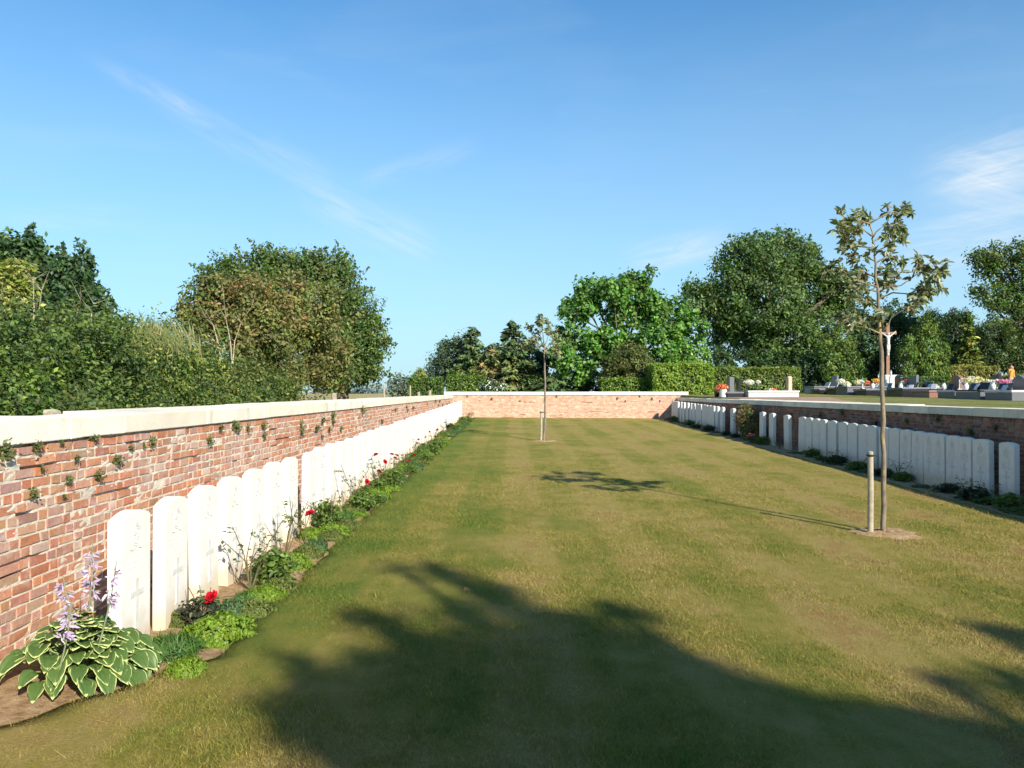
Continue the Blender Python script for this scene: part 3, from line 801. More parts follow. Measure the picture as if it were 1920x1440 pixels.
BRI = [(.13, .205, .025), (.16, .225, .03), (.10, .17, .022), (.19, .24, .04)]
OLI = [(.075, .10, .03), (.10, .12, .035), (.055, .08, .025), (.12, .115, .04)]
YHD = [(.15, .16, .03), (.19, .175, .04), (.12, .14, .028), (.16, .13, .035)]

# --- left side, outside the wall: overgrown hedge and the trees behind it
def hedge_row(y0, y1, xc, rx, top0, top1, seed):
    rnd = random.Random(seed); out = []; y = y0
    while y < y1:
        u = (y - y0) / (y1 - y0); top = top0 + (top1 - top0) * u + rnd.uniform(-.25, .2)
        out.append((xc + rnd.uniform(-.3, .3), y, top * .30, rx * rnd.uniform(.85, 1.15), .95, top * .36))
        out.append((xc - .35 + rnd.uniform(-.3, .3), y + .4, top * .66, rx * .85, .85, top * .36))
        y += .85
    return out
SH = 'shrubs of the overgrown hedge'
bush('hedge_shrub', 'broad-leaved bramble hedge over the near end of the left wall', 'shrub', hedge_row(5.2, 9.9, -6.5, 1.1, 2.35, 2.5, 1), .075, [(.064, .118, .018), (.088, .142, .023), (.042, .08, .016), (.112, .155, .028)], 21, group=SH, clump=.30, per=40, rough=.42, cap=85000, dens=.8, gap=.32)
bush('hedge_shrub', 'dense dark green hedge shrub right of the broad-leaved bramble', 'shrub', hedge_row(9.6, 13.2, -6.7, 1.15, 2.5, 2.75, 2), .075, HED, 22, group=SH, clump=.3, per=30, rough=.44, cap=90000, dens=.8, gap=.32)
bush('hedge_shrub', 'mixed hedge shrub with yellowish tips below the gap of sky', 'shrub', hedge_row(12.9, 16.8, -6.9, 1.2, 2.7, 2.95, 3), .075, HED + YEL[:2], 23, group=SH, clump=.33, per=30, rough=.46, cap=80000, dens=.8, gap=.25)
bush('hedge_shrub', 'olive green hedge shrub at the foot of the rusty hawthorn', 'shrub', hedge_row(16.5, 24, -6.9, 1.2, 2.5, 2.3, 4), .10, HED + HAW[:2], 24, group=SH, clump=.36, per=30, rough=.44, cap=60000, dens=.75, gap=.25)
tree('leafy_tree', 'dark green ash tree with upright shoots at the left edge', 'tree',
     px_blobs([(-10, 530, 55, 65), (45, 520, 45, 50), (95, 545, 42, 48), (20, 480, 16, 36), (42, 476, 9, 34), (60, 478, 9, 32), (80, 488, 9, 34), (-20, 470, 20, 40), (60, 590, 60, 50)], 23, seed=1), (-15, 23, .08), .16,
     .17, ASH, 31, clump=.38, per=34, rough=.25, cap=60000, sprays=60, spray_up=.85, spray_len=.6)
tree('leafy_tree', 'smaller bluish dark tree beside the ash, open gaps below', 'tree',
     px_blobs([(120, 520, 22, 36), (150, 510, 20, 34), (165, 545, 16, 30), (135, 560, 26, 34), (188, 560, 13, 24), (198, 590, 12, 18), (150, 595, 22, 22), (175, 610, 22, 14)], 22, seed=2), (-12.2, 22, .08), .09,
     .15, ASH + [(.05, .075, .045)], 32, clump=.32, per=30, rough=.3, gap=.15, sprays=50, spray_up=.8, spray_len=.5)
bush('yellow_shrub', 'tall yellow-green shrub rising above the hedge at the left edge', 'shrub',
     px_blobs([(10, 530, 42, 44), (-25, 560, 40, 70), (35, 570, 30, 40), (15, 600, 50, 30), (60, 600, 22, 24)], 14.5, seed=3), .11, YEL, 33, clump=.3, per=26, rough=.35)
tree('leafy_tree', 'dark green hornbeam with ragged right edge standing behind the hawthorn', 'tree',
     px_blobs([(420, 520, 40, 34), (470, 510, 50, 30), (530, 505, 50, 30), (590, 515, 45, 34), (635, 545, 40, 42), (665, 590, 40, 46), (690, 640, 32, 40), (660, 650, 45, 50), (650, 700, 50, 26), (690, 690, 26, 22), (640, 500, 10, 22), (500, 482, 14, 14), (585, 485, 14, 18)], 34, seed=4), (-7.2, 34.6, .08), .3,
     .155, DKG[1:2] + MID + HAW[:1] + OLI[:1], 34, clump=.5, per=40, rough=.22, along_out=.5, cap=80000, sprays=190, spray_up=.25, spray_len=.85)
tree('leafy_tree', 'broad olive-brown hawthorn with rusty patches behind the left hedge', 'tree',
     px_blobs([(395, 575, 58, 56, 22.5), (450, 560, 62, 50, 23), (520, 560, 64, 58, 25), (575, 575, 60, 62, 26.5), (610, 630, 56, 60, 27.5), (480, 620, 70, 60, 23.5), (560, 660, 70, 56, 26), (420, 640, 55, 56, 22), (610, 690, 48, 34, 28), (500, 690, 70, 40, 24.5), (360, 600, 34, 34, 22), (380, 540, 30, 26, 22)], 25, seed=5, deep=.8), (-8.2, 25, .08), .24,
     .125, HAW + HAW + HAW + RUST[3:] + RUST[1:2] + MID[:3], 35, clump=.42, per=44, rough=.22, droop=.9, flat=.7, cap=120000, dens=.95)
bush('rusty_shrub', 'rusty brown leafed top growing through the hawthorn crown', 'shrub',
     px_blobs([(478, 530, 26, 14, 22.4), (510, 545, 22, 12, 22.8), (535, 575, 16, 14, 23.2), (560, 600, 18, 10, 23.8), (455, 540, 20, 12, 22)], 22.6, seed=6, deep=.5), .10, RUST, 36, clump=.3, per=26, rough=.3, dens=.22)
def dead_branches(label, stems, d, rad, seed):
    m = MB(); rnd = random.Random(seed); base = at(*stems[0][0], d); base.z = .08
    for st in stems:
        pts = [at(px, py, d + rnd.uniform(-.3, .3)) - base for px, py in st]
        m.tube(pts, [rad * (1 - .75 * i / (len(pts) - 1)) for i in range(len(pts))], 5)
        for _ in range(4):
            p = pts[rnd.randrange(1, len(pts))]; q = p + Vector((rnd.uniform(-.3, .3), rnd.uniform(-.2, .2), rnd.uniform(.1, .4))); m.tube([p, q], [rad * .35, rad * .1], 4)
    m.tube([(0, 0, 0), at(*stems[0][0], d) - base], rad, 5)
    o = m.build('dead_shrub', PALEBARK); o.location = base
    return tag(o, label, 'dead shrub')
dead_branches('bare pale branches of a dead shrub arching out before the hawthorn', [[(412, 655), (400, 610), (385, 595)], [(412, 648), (390, 628), (362, 632), (352, 640)], [(415, 655), (385, 640), (370, 655)], [(436, 690), (440, 640), (452, 605), (472, 575)], [(436, 690), (432, 640), (424, 600), (420, 560)], [(415, 655), (400, 650), (378, 668)]], 19.8, .017, 3)
dead_branches('thin pale dead stems standing in the hedge below the ash', [[(62, 640), (64, 580), (62, 525)], [(74, 640), (72, 590), (78, 545)], [(20, 610), (8, 580), (2, 560)], [(140, 610), (146, 580), (150, 560)], [(170, 615), (172, 585), (176, 570)]], 13.6, .014, 4)
def tall_weeds():
    rng = np.random.default_rng(8); n = 620
    px = rng.normal(275, 42, n); d = rng.uniform(13.5, 16.0, n); x = (px - 960) / F * d
    zt = EYE + (HOR - rng.normal(612, 13, n)) / F * d; L = rng.uniform(.25, .6, n)
    P = np.stack([x, d, zt - L * .5], 1)
    C = palette([(.22, .22, .08), (.27, .24, .10), (.16, .19, .055), (.12, .16, .045)], n, rng)
    al = np.array([0, 0, 1.]) + rng.normal(0, .28, (n, 3)); Nn = unit(np.array([.6, -.8, .1]) + rng.normal(0, .5, (n, 3)))
    V, Fq, C = leaf_cards(P, Nn, L, C, rng, .05, al)
    c = np.array([-6.8, 14.6, 2.0]); o = np_mesh('tall_weeds', V - c, Fq, LEAF, None, C=C); o.location = c
    tag(o, 'straw-coloured tall grass plumes on top of the hedge in the gap', 'weeds')
tall_weeds()

# --- fence posts in the field beyond the left wall
FP = [(626, 737, 17.6, .075, 'stout fence post standing just behind the left wall, before the dark tree'), (720, 722, 31, .05, 'thin tall fence post at the edge of the far bush'),
      (769, 723, 37, .05, 'thin tall fence post before the clipped hedge corner'), (785, 735, 35.5, .08, 'short fence post before the clipped hedge, left of its twin'), (806, 732, 38, .085, 'short fence post before the clipped hedge, nearest the far corner')]
for px, py, d, r, lab in FP:
    p = at(px, py, d); m = MB(); m.tube([(0, 0, 0), (0.01, 0, (p.z - .08) * .6), (0, 0, p.z - .08)], [r, r * .95, r * .85], 8)
    o = m.build('fence_post', STAKE); o.location = (p.x, p.y, .08); tag(o, lab, 'fence post', 'fence posts beyond the left wall')
p = at(96, 771, 8.0); m = MB(); m.tube([(-.07, 0, -.02), (.01, .02, -.015), (.075, 0, -.02)], [.035, .038, .03], 9)
m.tube([(0, 0, -p.z + .08), (0, 0, 0)], .035, 6)
o = m.build('broken_post', STAKE); o.location = p; tag(o, 'brown broken post end showing over the left wall below the bramble', 'post')

# --- beyond the back wall
bush('distant_bush', 'hazy grey-green bush far off in the field', 'bush', px_blobs([(752, 722, 22, 18), (735, 728, 14, 13), (775, 726, 20, 14)], 120, seed=7), .5, [(.10, .13, .10), (.12, .15, .11), (.085, .11, .09)], 41, clump=1.1, per=30, rough=.18)  # distance haze put into the pale leaf colours, no haze volume
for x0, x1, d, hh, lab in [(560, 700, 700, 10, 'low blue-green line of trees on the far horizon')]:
    bush('distant_treeline', lab, 'trees', px_blobs([(600 + 14 * i, 733 - (i % 3), 18, 5) for i in range(9)], d, seed=9, jit=12), 2.2, [(.12, .165, .19), (.14, .18, .20)], 42, clump=3, per=20, rough=.15, dens=.8)  # bluish leaves carry the haze of the far horizon as colour
clipped_hedge('clipped hedge outside the far left corner, behind two short posts', -5.6, -3.75, 42.5, 43.6, .2, 2.38, .11, BRI[:1] + MID + HED[:2], 1)
clipped_hedge('clipped hedge with pale loose top right behind the far left corner', -3.6, -1.45, 43.4, 44.4, .2, 2.50, .11, MID + BRI[:2], 2, stray=.35)
bush('yellow_shrub', 'small yellow bush peeping over the clipped corner hedge', 'shrub', px_blobs([(791, 702, 10, 11), (783, 706, 8, 8)], 46, seed=8), .13, YEL, 43, clump=.25, per=20)
tree('leafy_tree', 'low blue-green willow behind the corner hedge', 'tree', px_blobs([(822, 690, 24, 24), (848, 672, 32, 32), (835, 655, 14, 14), (860, 700, 36, 24), (868, 650, 20, 26)], 50, seed=9), (-3.6, 50, .3), .12, .17, BLU, 44, clump=.42, per=36, rough=.28)
conifer('conifer', 'slender grey-green conifer left of the spruce', (-2.35, 48, .3), 5.25, 1.9, BLU + DKG[:1], 45, lev=24, droop=-.35, card=.30, power=.7)
conifer('spruce', 'dark layered spruce left of the far sapling', (-.0, 46, .3), 5.55, 3.2, [(.035, .065, .035), (.05, .085, .042), (.03, .05, .03), (.08, .10, .045)], 46, lev=24, droop=.30, card=.36, nb=13, power=.8)
conifer('spruce', 'ragged spruce with browning twigs between slender conifer and dark spruce', (-1.25, 45.3, .3), 4.1, 2.5, [(.06, .085, .04), (.09, .09, .045), (.12, .085, .045), (.04, .065, .035)], 47, lev=18, droop=.25, card=.34, nb=11)
conifer('conifer', 'low dark spreading conifer behind the far sapling stem', (2.1, 43.6, .3), 2.15, 2.5, [(.03, .055, .025), (.045, .07, .03)], 48, lev=12, droop=.05, card=.34, nb=15, power=.55)
bush('dark_shrub', 'dense dark yew thicket behind the spruces', 'shrub', px_blobs([(900, 700, 30, 40), (945, 695, 34, 46), (995, 690, 34, 46), (1035, 700, 36, 40), (1075, 715, 40, 30), (1110, 715, 30, 26)], 51, seed=31), .2, DKG + OLI[2:3], 62, clump=.4, per=36, rough=.22)
bush('dark_shrub', 'dark shrub filling the gap between cemetery hedge and mid-green shrub', 'shrub', px_blobs([(1520, 700, 26, 40), (1545, 715, 20, 26), (1505, 715, 20, 26)], 53, seed=32), .2, DKG, 63, clump=.4, per=36, rough=.22)
bush('dark_shrub', 'shadowy shrub behind the cemetery hedge under the tall domed tree', 'shrub', px_blobs([(1350, 675, 24, 26), (1390, 680, 30, 24), (1440, 680, 34, 24), (1490, 680, 30, 26)], 57, seed=34), .2, DKG + MID[:1], 64, clump=.4, per=36, rough=.2)
def flowering_shrub():
    bl = px_blobs([(922, 725, 14, 11), (938, 727, 10, 9), (908, 727, 9, 9)], 41.6, seed=11)
    o = bush('flowering_shrub', 'small dark shrub dotted with white blooms behind the back wall', 'shrub', bl, .10, DKG + [(.62, .62, .56)], 49, clump=.2, per=14, rough=.3)
flowering_shrub()
tree('catalpa_tree', 'bright green large-leaved tree beyond the back wall, rightmost shoot highest', 'tree',
     px_blobs([(1075, 590, 30, 34), (1062, 625, 22, 26), (1108, 548, 34, 28), (1100, 575, 24, 20), (1150, 540, 34, 24), (1185, 530, 26, 20), (1215, 520, 14, 16), (1195, 560, 40, 30), (1170, 590, 44, 30), (1225, 585, 40, 34), (1262, 600, 36, 40), (1290, 625, 34, 40), (1130, 640, 44, 26), (1095, 655, 44, 30), (1075, 690, 40, 26), (1160, 665, 50, 34), (1225, 650, 50, 40), (1280, 670, 46, 34), (1055, 660, 26, 24)], 46, seed=12, deep=.85, jit=1.0), (6.6, 46.5, .3), .17,
     .21, CAT, 50, clump=.42, per=30, rough=.2, shell=.45, aspect=.85, dens=1.3, cap=60000, up=.5, gap=.2)
bush('dark_shrub', 'olive-dark feathery shrub before the large-leaved tree', 'shrub', px_blobs([(1180, 672, 32, 30), (1155, 690, 24, 22), (1205, 690, 26, 24), (1170, 710, 50, 18)], 43.6, seed=13), .13, OLI, 51, clump=.3, per=30, rough=.25)
clipped_hedge('long bright green clipped hedge beyond the back wall', 4.75, 9.1, 42.2, 43.2, .2, 2.36, .12, BRI[:3] + MID[:2], 3, soft=.08)
clipped_hedge('tall bright green thuja hedge block at the far right corner', 7.3, 10.45, 41.2, 43.4, .4, 3.10, .12, BRI, 4, soft=.16, dens=1.1)

# --- beyond the right wall
tree('leafy_tree', 'tallest domed green tree behind the right wall cemetery', 'tree',
     px_blobs([(1430, 490, 52, 52), (1395, 500, 44, 50), (1475, 480, 44, 50), (1512, 490, 34, 40), (1370, 545, 44, 56), (1440, 560, 66, 60), (1520, 550, 48, 56), (1345, 585, 36, 44), (1320, 560, 22, 26), (1565, 560, 38, 50), (1590, 530, 28, 34), (1400, 625, 64, 56), (1470, 640, 66, 56), (1535, 630, 50, 56), (1360, 640, 36, 40), (1300, 550, 14, 18), (1298, 580, 16, 20)], 60, seed=14, jit=1.8), (19.5, 60, 1.5), .5,
     .26, MID + [(.085, .13, .05), (.06, .09, .045)], 52, clump=.85, per=60, rough=.3, gap=.28, cap=110000, dens=.95, sprays=60, spray_up=.5, spray_len=1.0)
clipped_hedge('green cemetery hedge behind the near graves, left of the dark gap', 11.3, 16.4, 45.2, 46.4, 1.3, 3.02, .13, [(.095, .14, .025), (.12, .16, .03), (.075, .12, .025), (.14, .165, .04)], 5, soft=.14)
bush('leafy_shrub', 'tall mid-green shrub left of the crucifix', 'shrub', px_blobs([(1572, 655, 34, 42), (1560, 690, 26, 30), (1590, 690, 28, 34), (1545, 665, 14, 26), (1600, 715, 24, 16), (1575, 715, 30, 16)], 52, seed=15), .19, MID + YEL[:1], 53, clump=.4, per=34, rough=.26)
tree('leafy_tree', 'dark green tree behind the crucifix', 'tree', px_blobs([(1640, 640, 44, 60), (1670, 610, 40, 44), (1620, 690, 36, 36), (1660, 690, 40, 36), (1700, 600, 24, 30), (1600, 600, 22, 30)], 59, seed=16), (27, 59.5, 1.5), .25, .2, DKG, 54, clump=.5, per=40, rough=.22)
bush('cypress', 'upright yellow-green cypress with flame-shaped plumes', 'conifer', px_blobs([(1735, 650, 20, 62), (1752, 640, 14, 56), (1715, 660, 18, 52), (1700, 670, 14, 44), (1765, 668, 10, 44), (1742, 610, 9, 34), (1725, 625, 10, 34), (1745, 685, 30, 30)], 55, seed=17), .2, [(.075, .125, .028), (.10, .15, .03), (.055, .10, .025), (.13, .17, .035)], 55, mat=NEEDLE, clump=.32, per=34, rough=.12, upright=.8, aspect=.32, dens=.7)
clipped_hedge('yellowish rough-topped hedge left of the man in orange', 32.0, 37.6, 61.4, 63, 1.5, 3.62, .16, YHD, 6, soft=.3)
clipped_hedge('low dark box hedge behind the brown gravestone', 25.6, 28.6, 52, 53, 1.5, 2.62, .12, MID[:1] + DKG[:2] + MID, 7, soft=.12)
clipped_hedge('olive hedge at the right edge behind the man in orange', 38.4, 43.4, 61.8, 63, 1.5, 2.9, .16, YHD[:2] + OLI, 8, soft=.25)
tree('leafy_tree', 'dark plum-tinged tree between cypress and right edge', 'tree', px_blobs([(1790, 635, 32, 44), (1765, 620, 20, 24), (1800, 605, 24, 24), (1790, 665, 44, 26), (1830, 660, 36, 30)], 70, seed=18), (39, 70, 1.5), .25, .22, DKG + [(.06, .05, .04)], 56, clump=.55, per=40, rough=.25)
conifer('conifer', 'narrow young conifer before the dark trees at right', (36.6, 64, 1.5), 6.6, 1.5, OLI + MID[:1], 57, lev=26, droop=-.2, card=.42)
tree('leafy_tree', 'dark tree filling the right edge behind the man', 'tree', px_blobs([(1870, 640, 40, 46), (1910, 640, 40, 50), (1850, 670, 40, 28), (1900, 675, 44, 28), (1950, 650, 40, 60)], 67, seed=19), (42.5, 67.5, 1.5), .3, .2, DKG + OLI[:2], 58, clump=.55, per=40, rough=.25)
tree('leafy_tree', 'airy high tree leaning in from the right edge', 'tree', px_blobs([(1835, 485, 24, 14), (1865, 480, 26, 24), (1890, 510, 34, 34), (1850, 510, 22, 18), (1925, 480, 34, 36), (1860, 560, 30, 26), (1895, 570, 36, 34), (1840, 548, 18, 16), (1940, 550, 40, 50), (1910, 610, 40, 30), (1965, 510, 40, 60), (1975, 600, 50, 60)], 52, seed=20), (34.6, 52.5, 1.5), .26, .2, MID + OLI[:2] + BLU[:1], 59, clump=.48, per=24, rough=.3, gap=.25, dens=.6)

# --- the tree behind the viewer, whose shadow lies across the foreground lawn
def shade_tree():
    rnd = random.Random(77); bl = []
    spots = [(812, 1062, 26), (850, 1085, 40), (930, 1112, 42), (1000, 1150, 52), (1080, 1180, 46), (1170, 1150, 40), (1190, 1190, 46), (880, 1150, 30), (690, 1162, 32), (740, 1185, 38), (800, 1215, 46), (860, 1240, 55),
             (560, 1255, 26), (620, 1275, 40), (690, 1300, 55), (960, 1225, 78), (1080, 1260, 80), (1200, 1270, 66), (1300, 1300, 56), (780, 1300, 74), (900, 1330, 90), (640, 1370, 60), (720, 1410, 90), (860, 1420, 110), (1020, 1340, 90), (1030, 1420, 120),
             (1160, 1340, 80), (1200, 1420, 110), (1320, 1370, 70), (1360, 1420, 90), (1470, 1330, 40), (1500, 1390, 70), (1620, 1360, 50), (1640, 1420, 80), (1740, 1370, 50), (1800, 1420, 80), (1900, 1390, 60), (1890, 1265, 32), (1915, 1190, 26), (1870, 1185, 20), (1800, 1285, 22), (1400, 1290, 24), (1060, 1215, 50), (1130, 1225, 52), (1250, 1245, 50), (1180, 1300, 70), (1420, 1340, 60), (770, 1250, 46), (720, 1240, 40), (1290, 1270, 46), (1560, 1380, 70), (1700, 1400, 70), (620, 1330, 46), (750, 1068, 18)]
    for px, py, r in spots:
        x, d = ground_at(px, py); h = 6.2 + (d - 2.5) * .62 + rnd.uniform(-.7, .7); s = r * .0046 + .03
        bl.append((x + .93 * h, d - 1.48 * h, float(G(x, d)) + h, s, s, s * .72))
    for _ in range(34):
        x, d = rnd.uniform(-.9, 4.6), rnd.uniform(.6, 3.4); h = rnd.uniform(5.8, 7.4); s = rnd.uniform(.35, .6)
        if x < -.1 + .0 * d and d < 2.2: continue
        bl.append((x + .93 * h, d - 1.48 * h, h, s, s, s * .7))
    tree('leafy_tree', 'leafy tree standing behind the viewer, shading the foreground lawn', 'tree', bl, (7.2, -8.0, -.1), .20, .10, MID, 60, clump=.22, per=24, rough=.6, dens=.72, cap=90000, shell=.2)
shade_tree()


# ------------------------------------------------------------------ saplings with stakes
def sapling(label, stem, branches, d, leaf, pal, seed, r0, n_leaf, pit_label, stake_px, stake_label):
    rng = np.random.default_rng(seed); bx, by = stem[0]; base = at(bx, by, d); base.z = float(G(base.x, d))
    root = tag(empty('sapling', base), label, 'young tree', 'young staked trees on the lawn'); m = MB()
    sp = [at(px, py, d) - base for px, py in stem]; sp[0] = Vector((0, 0, -.1))
    k = len(sp); dense = []
    for i in range(k - 1):
        for q in range(4): dense.append(sp[i].lerp(sp[i + 1], q / 4) + Vector((rng.normal(0, .006), rng.normal(0, .006), 0)))
    dense.append(sp[-1]); K = len(dense)
    m.tube(dense, [r0 * (1 - .82 * (i / (K - 1)) ** 1.15) * rng.uniform(.93, 1.1) for i in range(K)], 9, col=(1.25, 1.12, .85))
    P, A, N, C = [], [], [], []; tips = np.array(pal)
    for br in branches:
        dz = rng.uniform(-.45, .45); pts = []
        for i, (px, py) in enumerate(br['p']): pts.append(at(px, py, d + dz * i / max(1, len(br['p']) - 1)) - base)
        m.tube(pts, [r0 * .36 * (1 - .8 * i / (len(pts) - 1)) for i in range(len(pts))], 5, col=(1.1, 1, .9))
        L = [0]
        for a, b in zip(pts, pts[1:]): L.append(L[-1] + (b - a).length)
        nc = max(2, int(n_leaf * .22 * br.get('n', 1.0) * max(.35, L[-1])))
        for q in range(nc):
            t0 = br.get('t', .3); sL = L[-1] * (t0 + (1 - t0) * (1 - rng.random() ** 1.6 * .95)) if q else L[-1]
            i = max(j for j in range(len(L) - 1) if L[j] <= sL - 1e-9 or j == 0); u = min(1, (sL - L[i]) / max(1e-6, L[i + 1] - L[i]))
            p = pts[i].lerp(pts[i + 1], u); dr = np.array((pts[i + 1] - pts[i]).normalized())
            tw = unit(dr * .7 + rng.normal(0, .7, 3)) * rng.uniform(.01, br.get('w', .16)); c = np.array(p) + tw
            m.tube([p, tuple(c)], [.005, .003], 3)
            for _ in range(rng.integers(5, 10)):
                o = unit(rng.normal(size=3) + unit(tw) * .8 + np.array([0, 0, -.3]))
                P.append(c - unit(tw) * rng.uniform(0, .05)); A.append(o * 2.2); N.append(unit(np.array([.12, -.25, .65]) + rng.normal(0, .6, 3)))
                C.append(1.08 * tips[rng.integers(len(tips))] * np.exp(rng.normal(0, .2)))
    m.build('trunk', mat_sap, root, smooth=True)
    V, Fq, CC = leaf_cards(np.array(P), np.array(N), leaf * rng.uniform(.6, 1.25, len(P)), np.array(C), rng, .46, np.array(A), six=True)
    np_mesh('crown', V, Fq, LEAF, root, C=CC)
    # stake with its tie
    (sx, s0, s1) = stake_px; sb = at(sx, s0, d - .05); zb = float(G(sb.x, sb.y)); zt = at(sx, s1, d - .05).z
    st = tag(empty('stake', (sb.x, sb.y, zb)), stake_label, 'stake', 'stakes beside the young trees'); h = zt - zb; rr = .034
    q = MB(); q.tube([(0, 0, -.1), (.004, 0, h * .5), (0, 0, h - .012), (0, 0, h)], [rr, rr * .98, rr * .95, rr * .75], 12); q.build('post', STAKE, st, smooth=False)
    q = MB(); q.tube([(math.cos(a) * rr * 1.12, math.sin(a) * rr * 1.12, h - .05) for a in [i * math.pi / 6 for i in range(13)]], .012, 5)
    q.tube([(rr, 0, h - .05), (rr + .045, .01, h - .055)], [.014, .01], 5); q.build('tie', RUBBER, st)
    # dug soil patch
    rp = .36 if d < 15 else .30; V = []; nn = 28
    for ring in range(5):
        for j in range(nn):
            a = 2 * math.pi * j / nn; r = rp * ring / 4 * (1 + .12 * math.sin(3 * a + seed) + .07 * math.sin(7 * a)); x, y = base.x + .03 + r * math.cos(a) * 1.15, base.y + r * math.sin(a)
            V.append((x, y, float(G(x, y)) + (.022 if ring < 4 else -.006) + rng.normal(0, .008)))
    Q = np.array([(i * nn + j, i * nn + (j + 1) % nn, (i + 1) * nn + (j + 1) % nn, (i + 1) * nn + j) for i in range(4) for j in range(nn)])
    tag(np_mesh('soil_patch', V, [Q], SOIL, smooth=True), pit_label, 'soil patch', kind='structure')
def mat_sapling():
    m, t, p = new_mat('sapling_bark'); P = t.node('ShaderNodeTexCoord').outputs['Object']
    col = t.mix(t.sstep(t.noise(t.scale(P, 1, 1, .5), 14, 5), .4, .65), (.21, .165, .115), (.12, .095, .07))
    lich = t.sstep(t.noise(t.scale(P, 1, 1, .35), 9, 4), .54, .66)
    col = t.mix(t.math('MULTIPLY', lich, .8), col, (.36, .29, .10))
    t.put(p.inputs['Base Color'], col); p.inputs['Roughness'].default_value = .85
    bump(t, p, t.noise(P, 70, 4), .5, .01); return m
mat_sap = mat_sapling()
def zp(*pts): return [(1500 + x / 4.5, 360 + y / 4.5) for x, y in pts]
B = [dict(p=zp((590, 270), (500, 240), (380, 240)), t=.2, n=1.5), dict(p=zp((595, 260), (700, 200), (780, 170), (880, 170)), t=.45, n=1.3), dict(p=zp((590, 280), (560, 215), (520, 180)), t=.3, n=1.3),
     dict(p=zp((602, 370), (540, 320), (440, 310)), t=.4, n=.9), dict(p=zp((615, 470), (500, 460), (420, 430), (370, 370)), t=.3, n=1.7, w=.2), dict(p=zp((632, 580), (540, 545), (440, 520), (470, 570)), t=.35, n=1.0, w=.18),
     dict(p=zp((605, 400), (640, 340), (700, 290), (820, 270)), t=.5, n=.6), dict(p=zp((612, 430), (680, 370), (780, 340), (850, 360)), t=.6, n=1.5), dict(p=zp((625, 540), (680, 480), (740, 460)), t=.3, n=1.0),
     dict(p=zp((637, 600), (700, 560), (780, 550), (860, 590)), t=.25, n=1.7, w=.2), dict(p=zp((645, 720), (560, 690), (480, 700)), t=.1, n=1.7, w=.24), dict(p=zp((650, 800), (520, 760), (400, 700), (330, 640), (235, 640)), t=.3, n=1.25, w=.22),
     dict(p=zp((655, 840), (560, 820), (480, 800)), t=.3, n=1.1, w=.2), dict(p=zp((648, 700), (700, 690), (740, 720)), t=.2, n=1.1), dict(p=zp((660, 850), (740, 800), (850, 790), (950, 720), (1050, 650), (1190, 660)), t=.5, n=1.15, w=.2),
     dict(p=zp((950, 720), (985, 620), (1000, 590)), t=.2, n=1.4), dict(p=zp((1090, 660), (1150, 690), (1140, 740)), t=.1, n=1.1), dict(p=zp((668, 900), (780, 850), (920, 860), (1020, 860), (1130, 850)), t=.35, n=1.2, w=.2),
     dict(p=zp((1000, 860), (1040, 810), (1060, 800)), t=.1, n=1.1), dict(p=zp((660, 880), (700, 780), (730, 760)), t=.2, n=1.2), dict(p=zp((670, 1000), (600, 930), (540, 920)), t=.5, n=.8),
     dict(p=zp((690, 1200), (600, 1160), (500, 1110), (400, 1060), (350, 1050)), t=.25, n=1.25, w=.22), dict(p=zp((640, 1190), (540, 1090), (470, 1020)), t=.3, n=.9, w=.18), dict(p=zp((695, 1180), (745, 1120), (770, 1060), (860, 1000), (950, 960)), t=.65, n=1.0, w=.16), dict(p=zp((700, 1150), (690, 1080), (720, 1000)), t=.4, n=.6)]
SAPL = [(.13, .17, .075), (.18, .205, .10), (.095, .13, .07), (.23, .24, .12), (.24, .20, .12), (.17, .20, .14), (.42, .44, .36)]
hx, hd = ground_at(1656, 1000)
sapling('young tree with sparse grey-green leaves on the lawn near the right headstones', [(1656, 1000), (1657, 880), (1655, 760), (1653, 660), (1649, 590), (1645, 540), (1640, 480), (1635, 440), (1631, 418)], B, hd, .092, SAPL, 5, .031, 96,
        'round patch of bare soil under the nearer young tree', (1632, 998, 846), 'round grey wooden stake left of the nearer young tree')
hx, hd2 = ground_at(1020, 827)
def zq(*pts): return [(940 + x / 5.54, 580 + y / 5.54) for x, y in pts]
B2 = [dict(p=zq((450, 470), (400, 400), (330, 380), (250, 390)), n=1.5, w=.25), dict(p=zq((450, 450), (500, 400), (560, 420), (590, 380)), n=1.5, w=.25), dict(p=zq((445, 400), (400, 300), (330, 260), (280, 180)), n=1.7, w=.25),
      dict(p=zq((440, 380), (430, 250), (400, 110)), n=1.7, w=.22), dict(p=zq((445, 400), (480, 300), (500, 220), (470, 150)), n=1.6, w=.25), dict(p=zq((445, 420), (540, 330), (600, 280)), n=1.5, w=.25),
      dict(p=zq((450, 480), (540, 460), (570, 450)), n=1.1, w=.2), dict(p=zq((445, 400), (360, 340), (290, 300)), n=1.6, w=.25)]
sapling('small young tree with thin grey crown before the back wall', [(1020, 827), (1022, 780), (1022, 720), (1021, 665), (1020, 645), (1018, 625)], B2, hd2, .12, SAPL + [(.26, .24, .05)], 6, .040, 52,
        'small bare soil patch under the farther young tree', (1014.5, 827, 770), 'pale thin wooden stake left of the farther young tree')


def dry_leaf(px, py, label):
    x, d = ground_at(px, py); rng = np.random.default_rng(int(px)); V, Fq, C = leaf_cards(np.array([[0, 0, .02]]), unit(np.array([[.3, -.5, .7]])), np.array([.085]), np.array([[.42, .24, .12]]), rng, .6, six=True)
    o = np_mesh('fallen_leaf', V, Fq, LEAF, None, C=C); o.location = (x, d, float(G(x, d)) + .012); tag(o, label, 'leaf')
dry_leaf(873, 1107, 'curled brown leaf lying on the grass near the tip of the tree shadow')

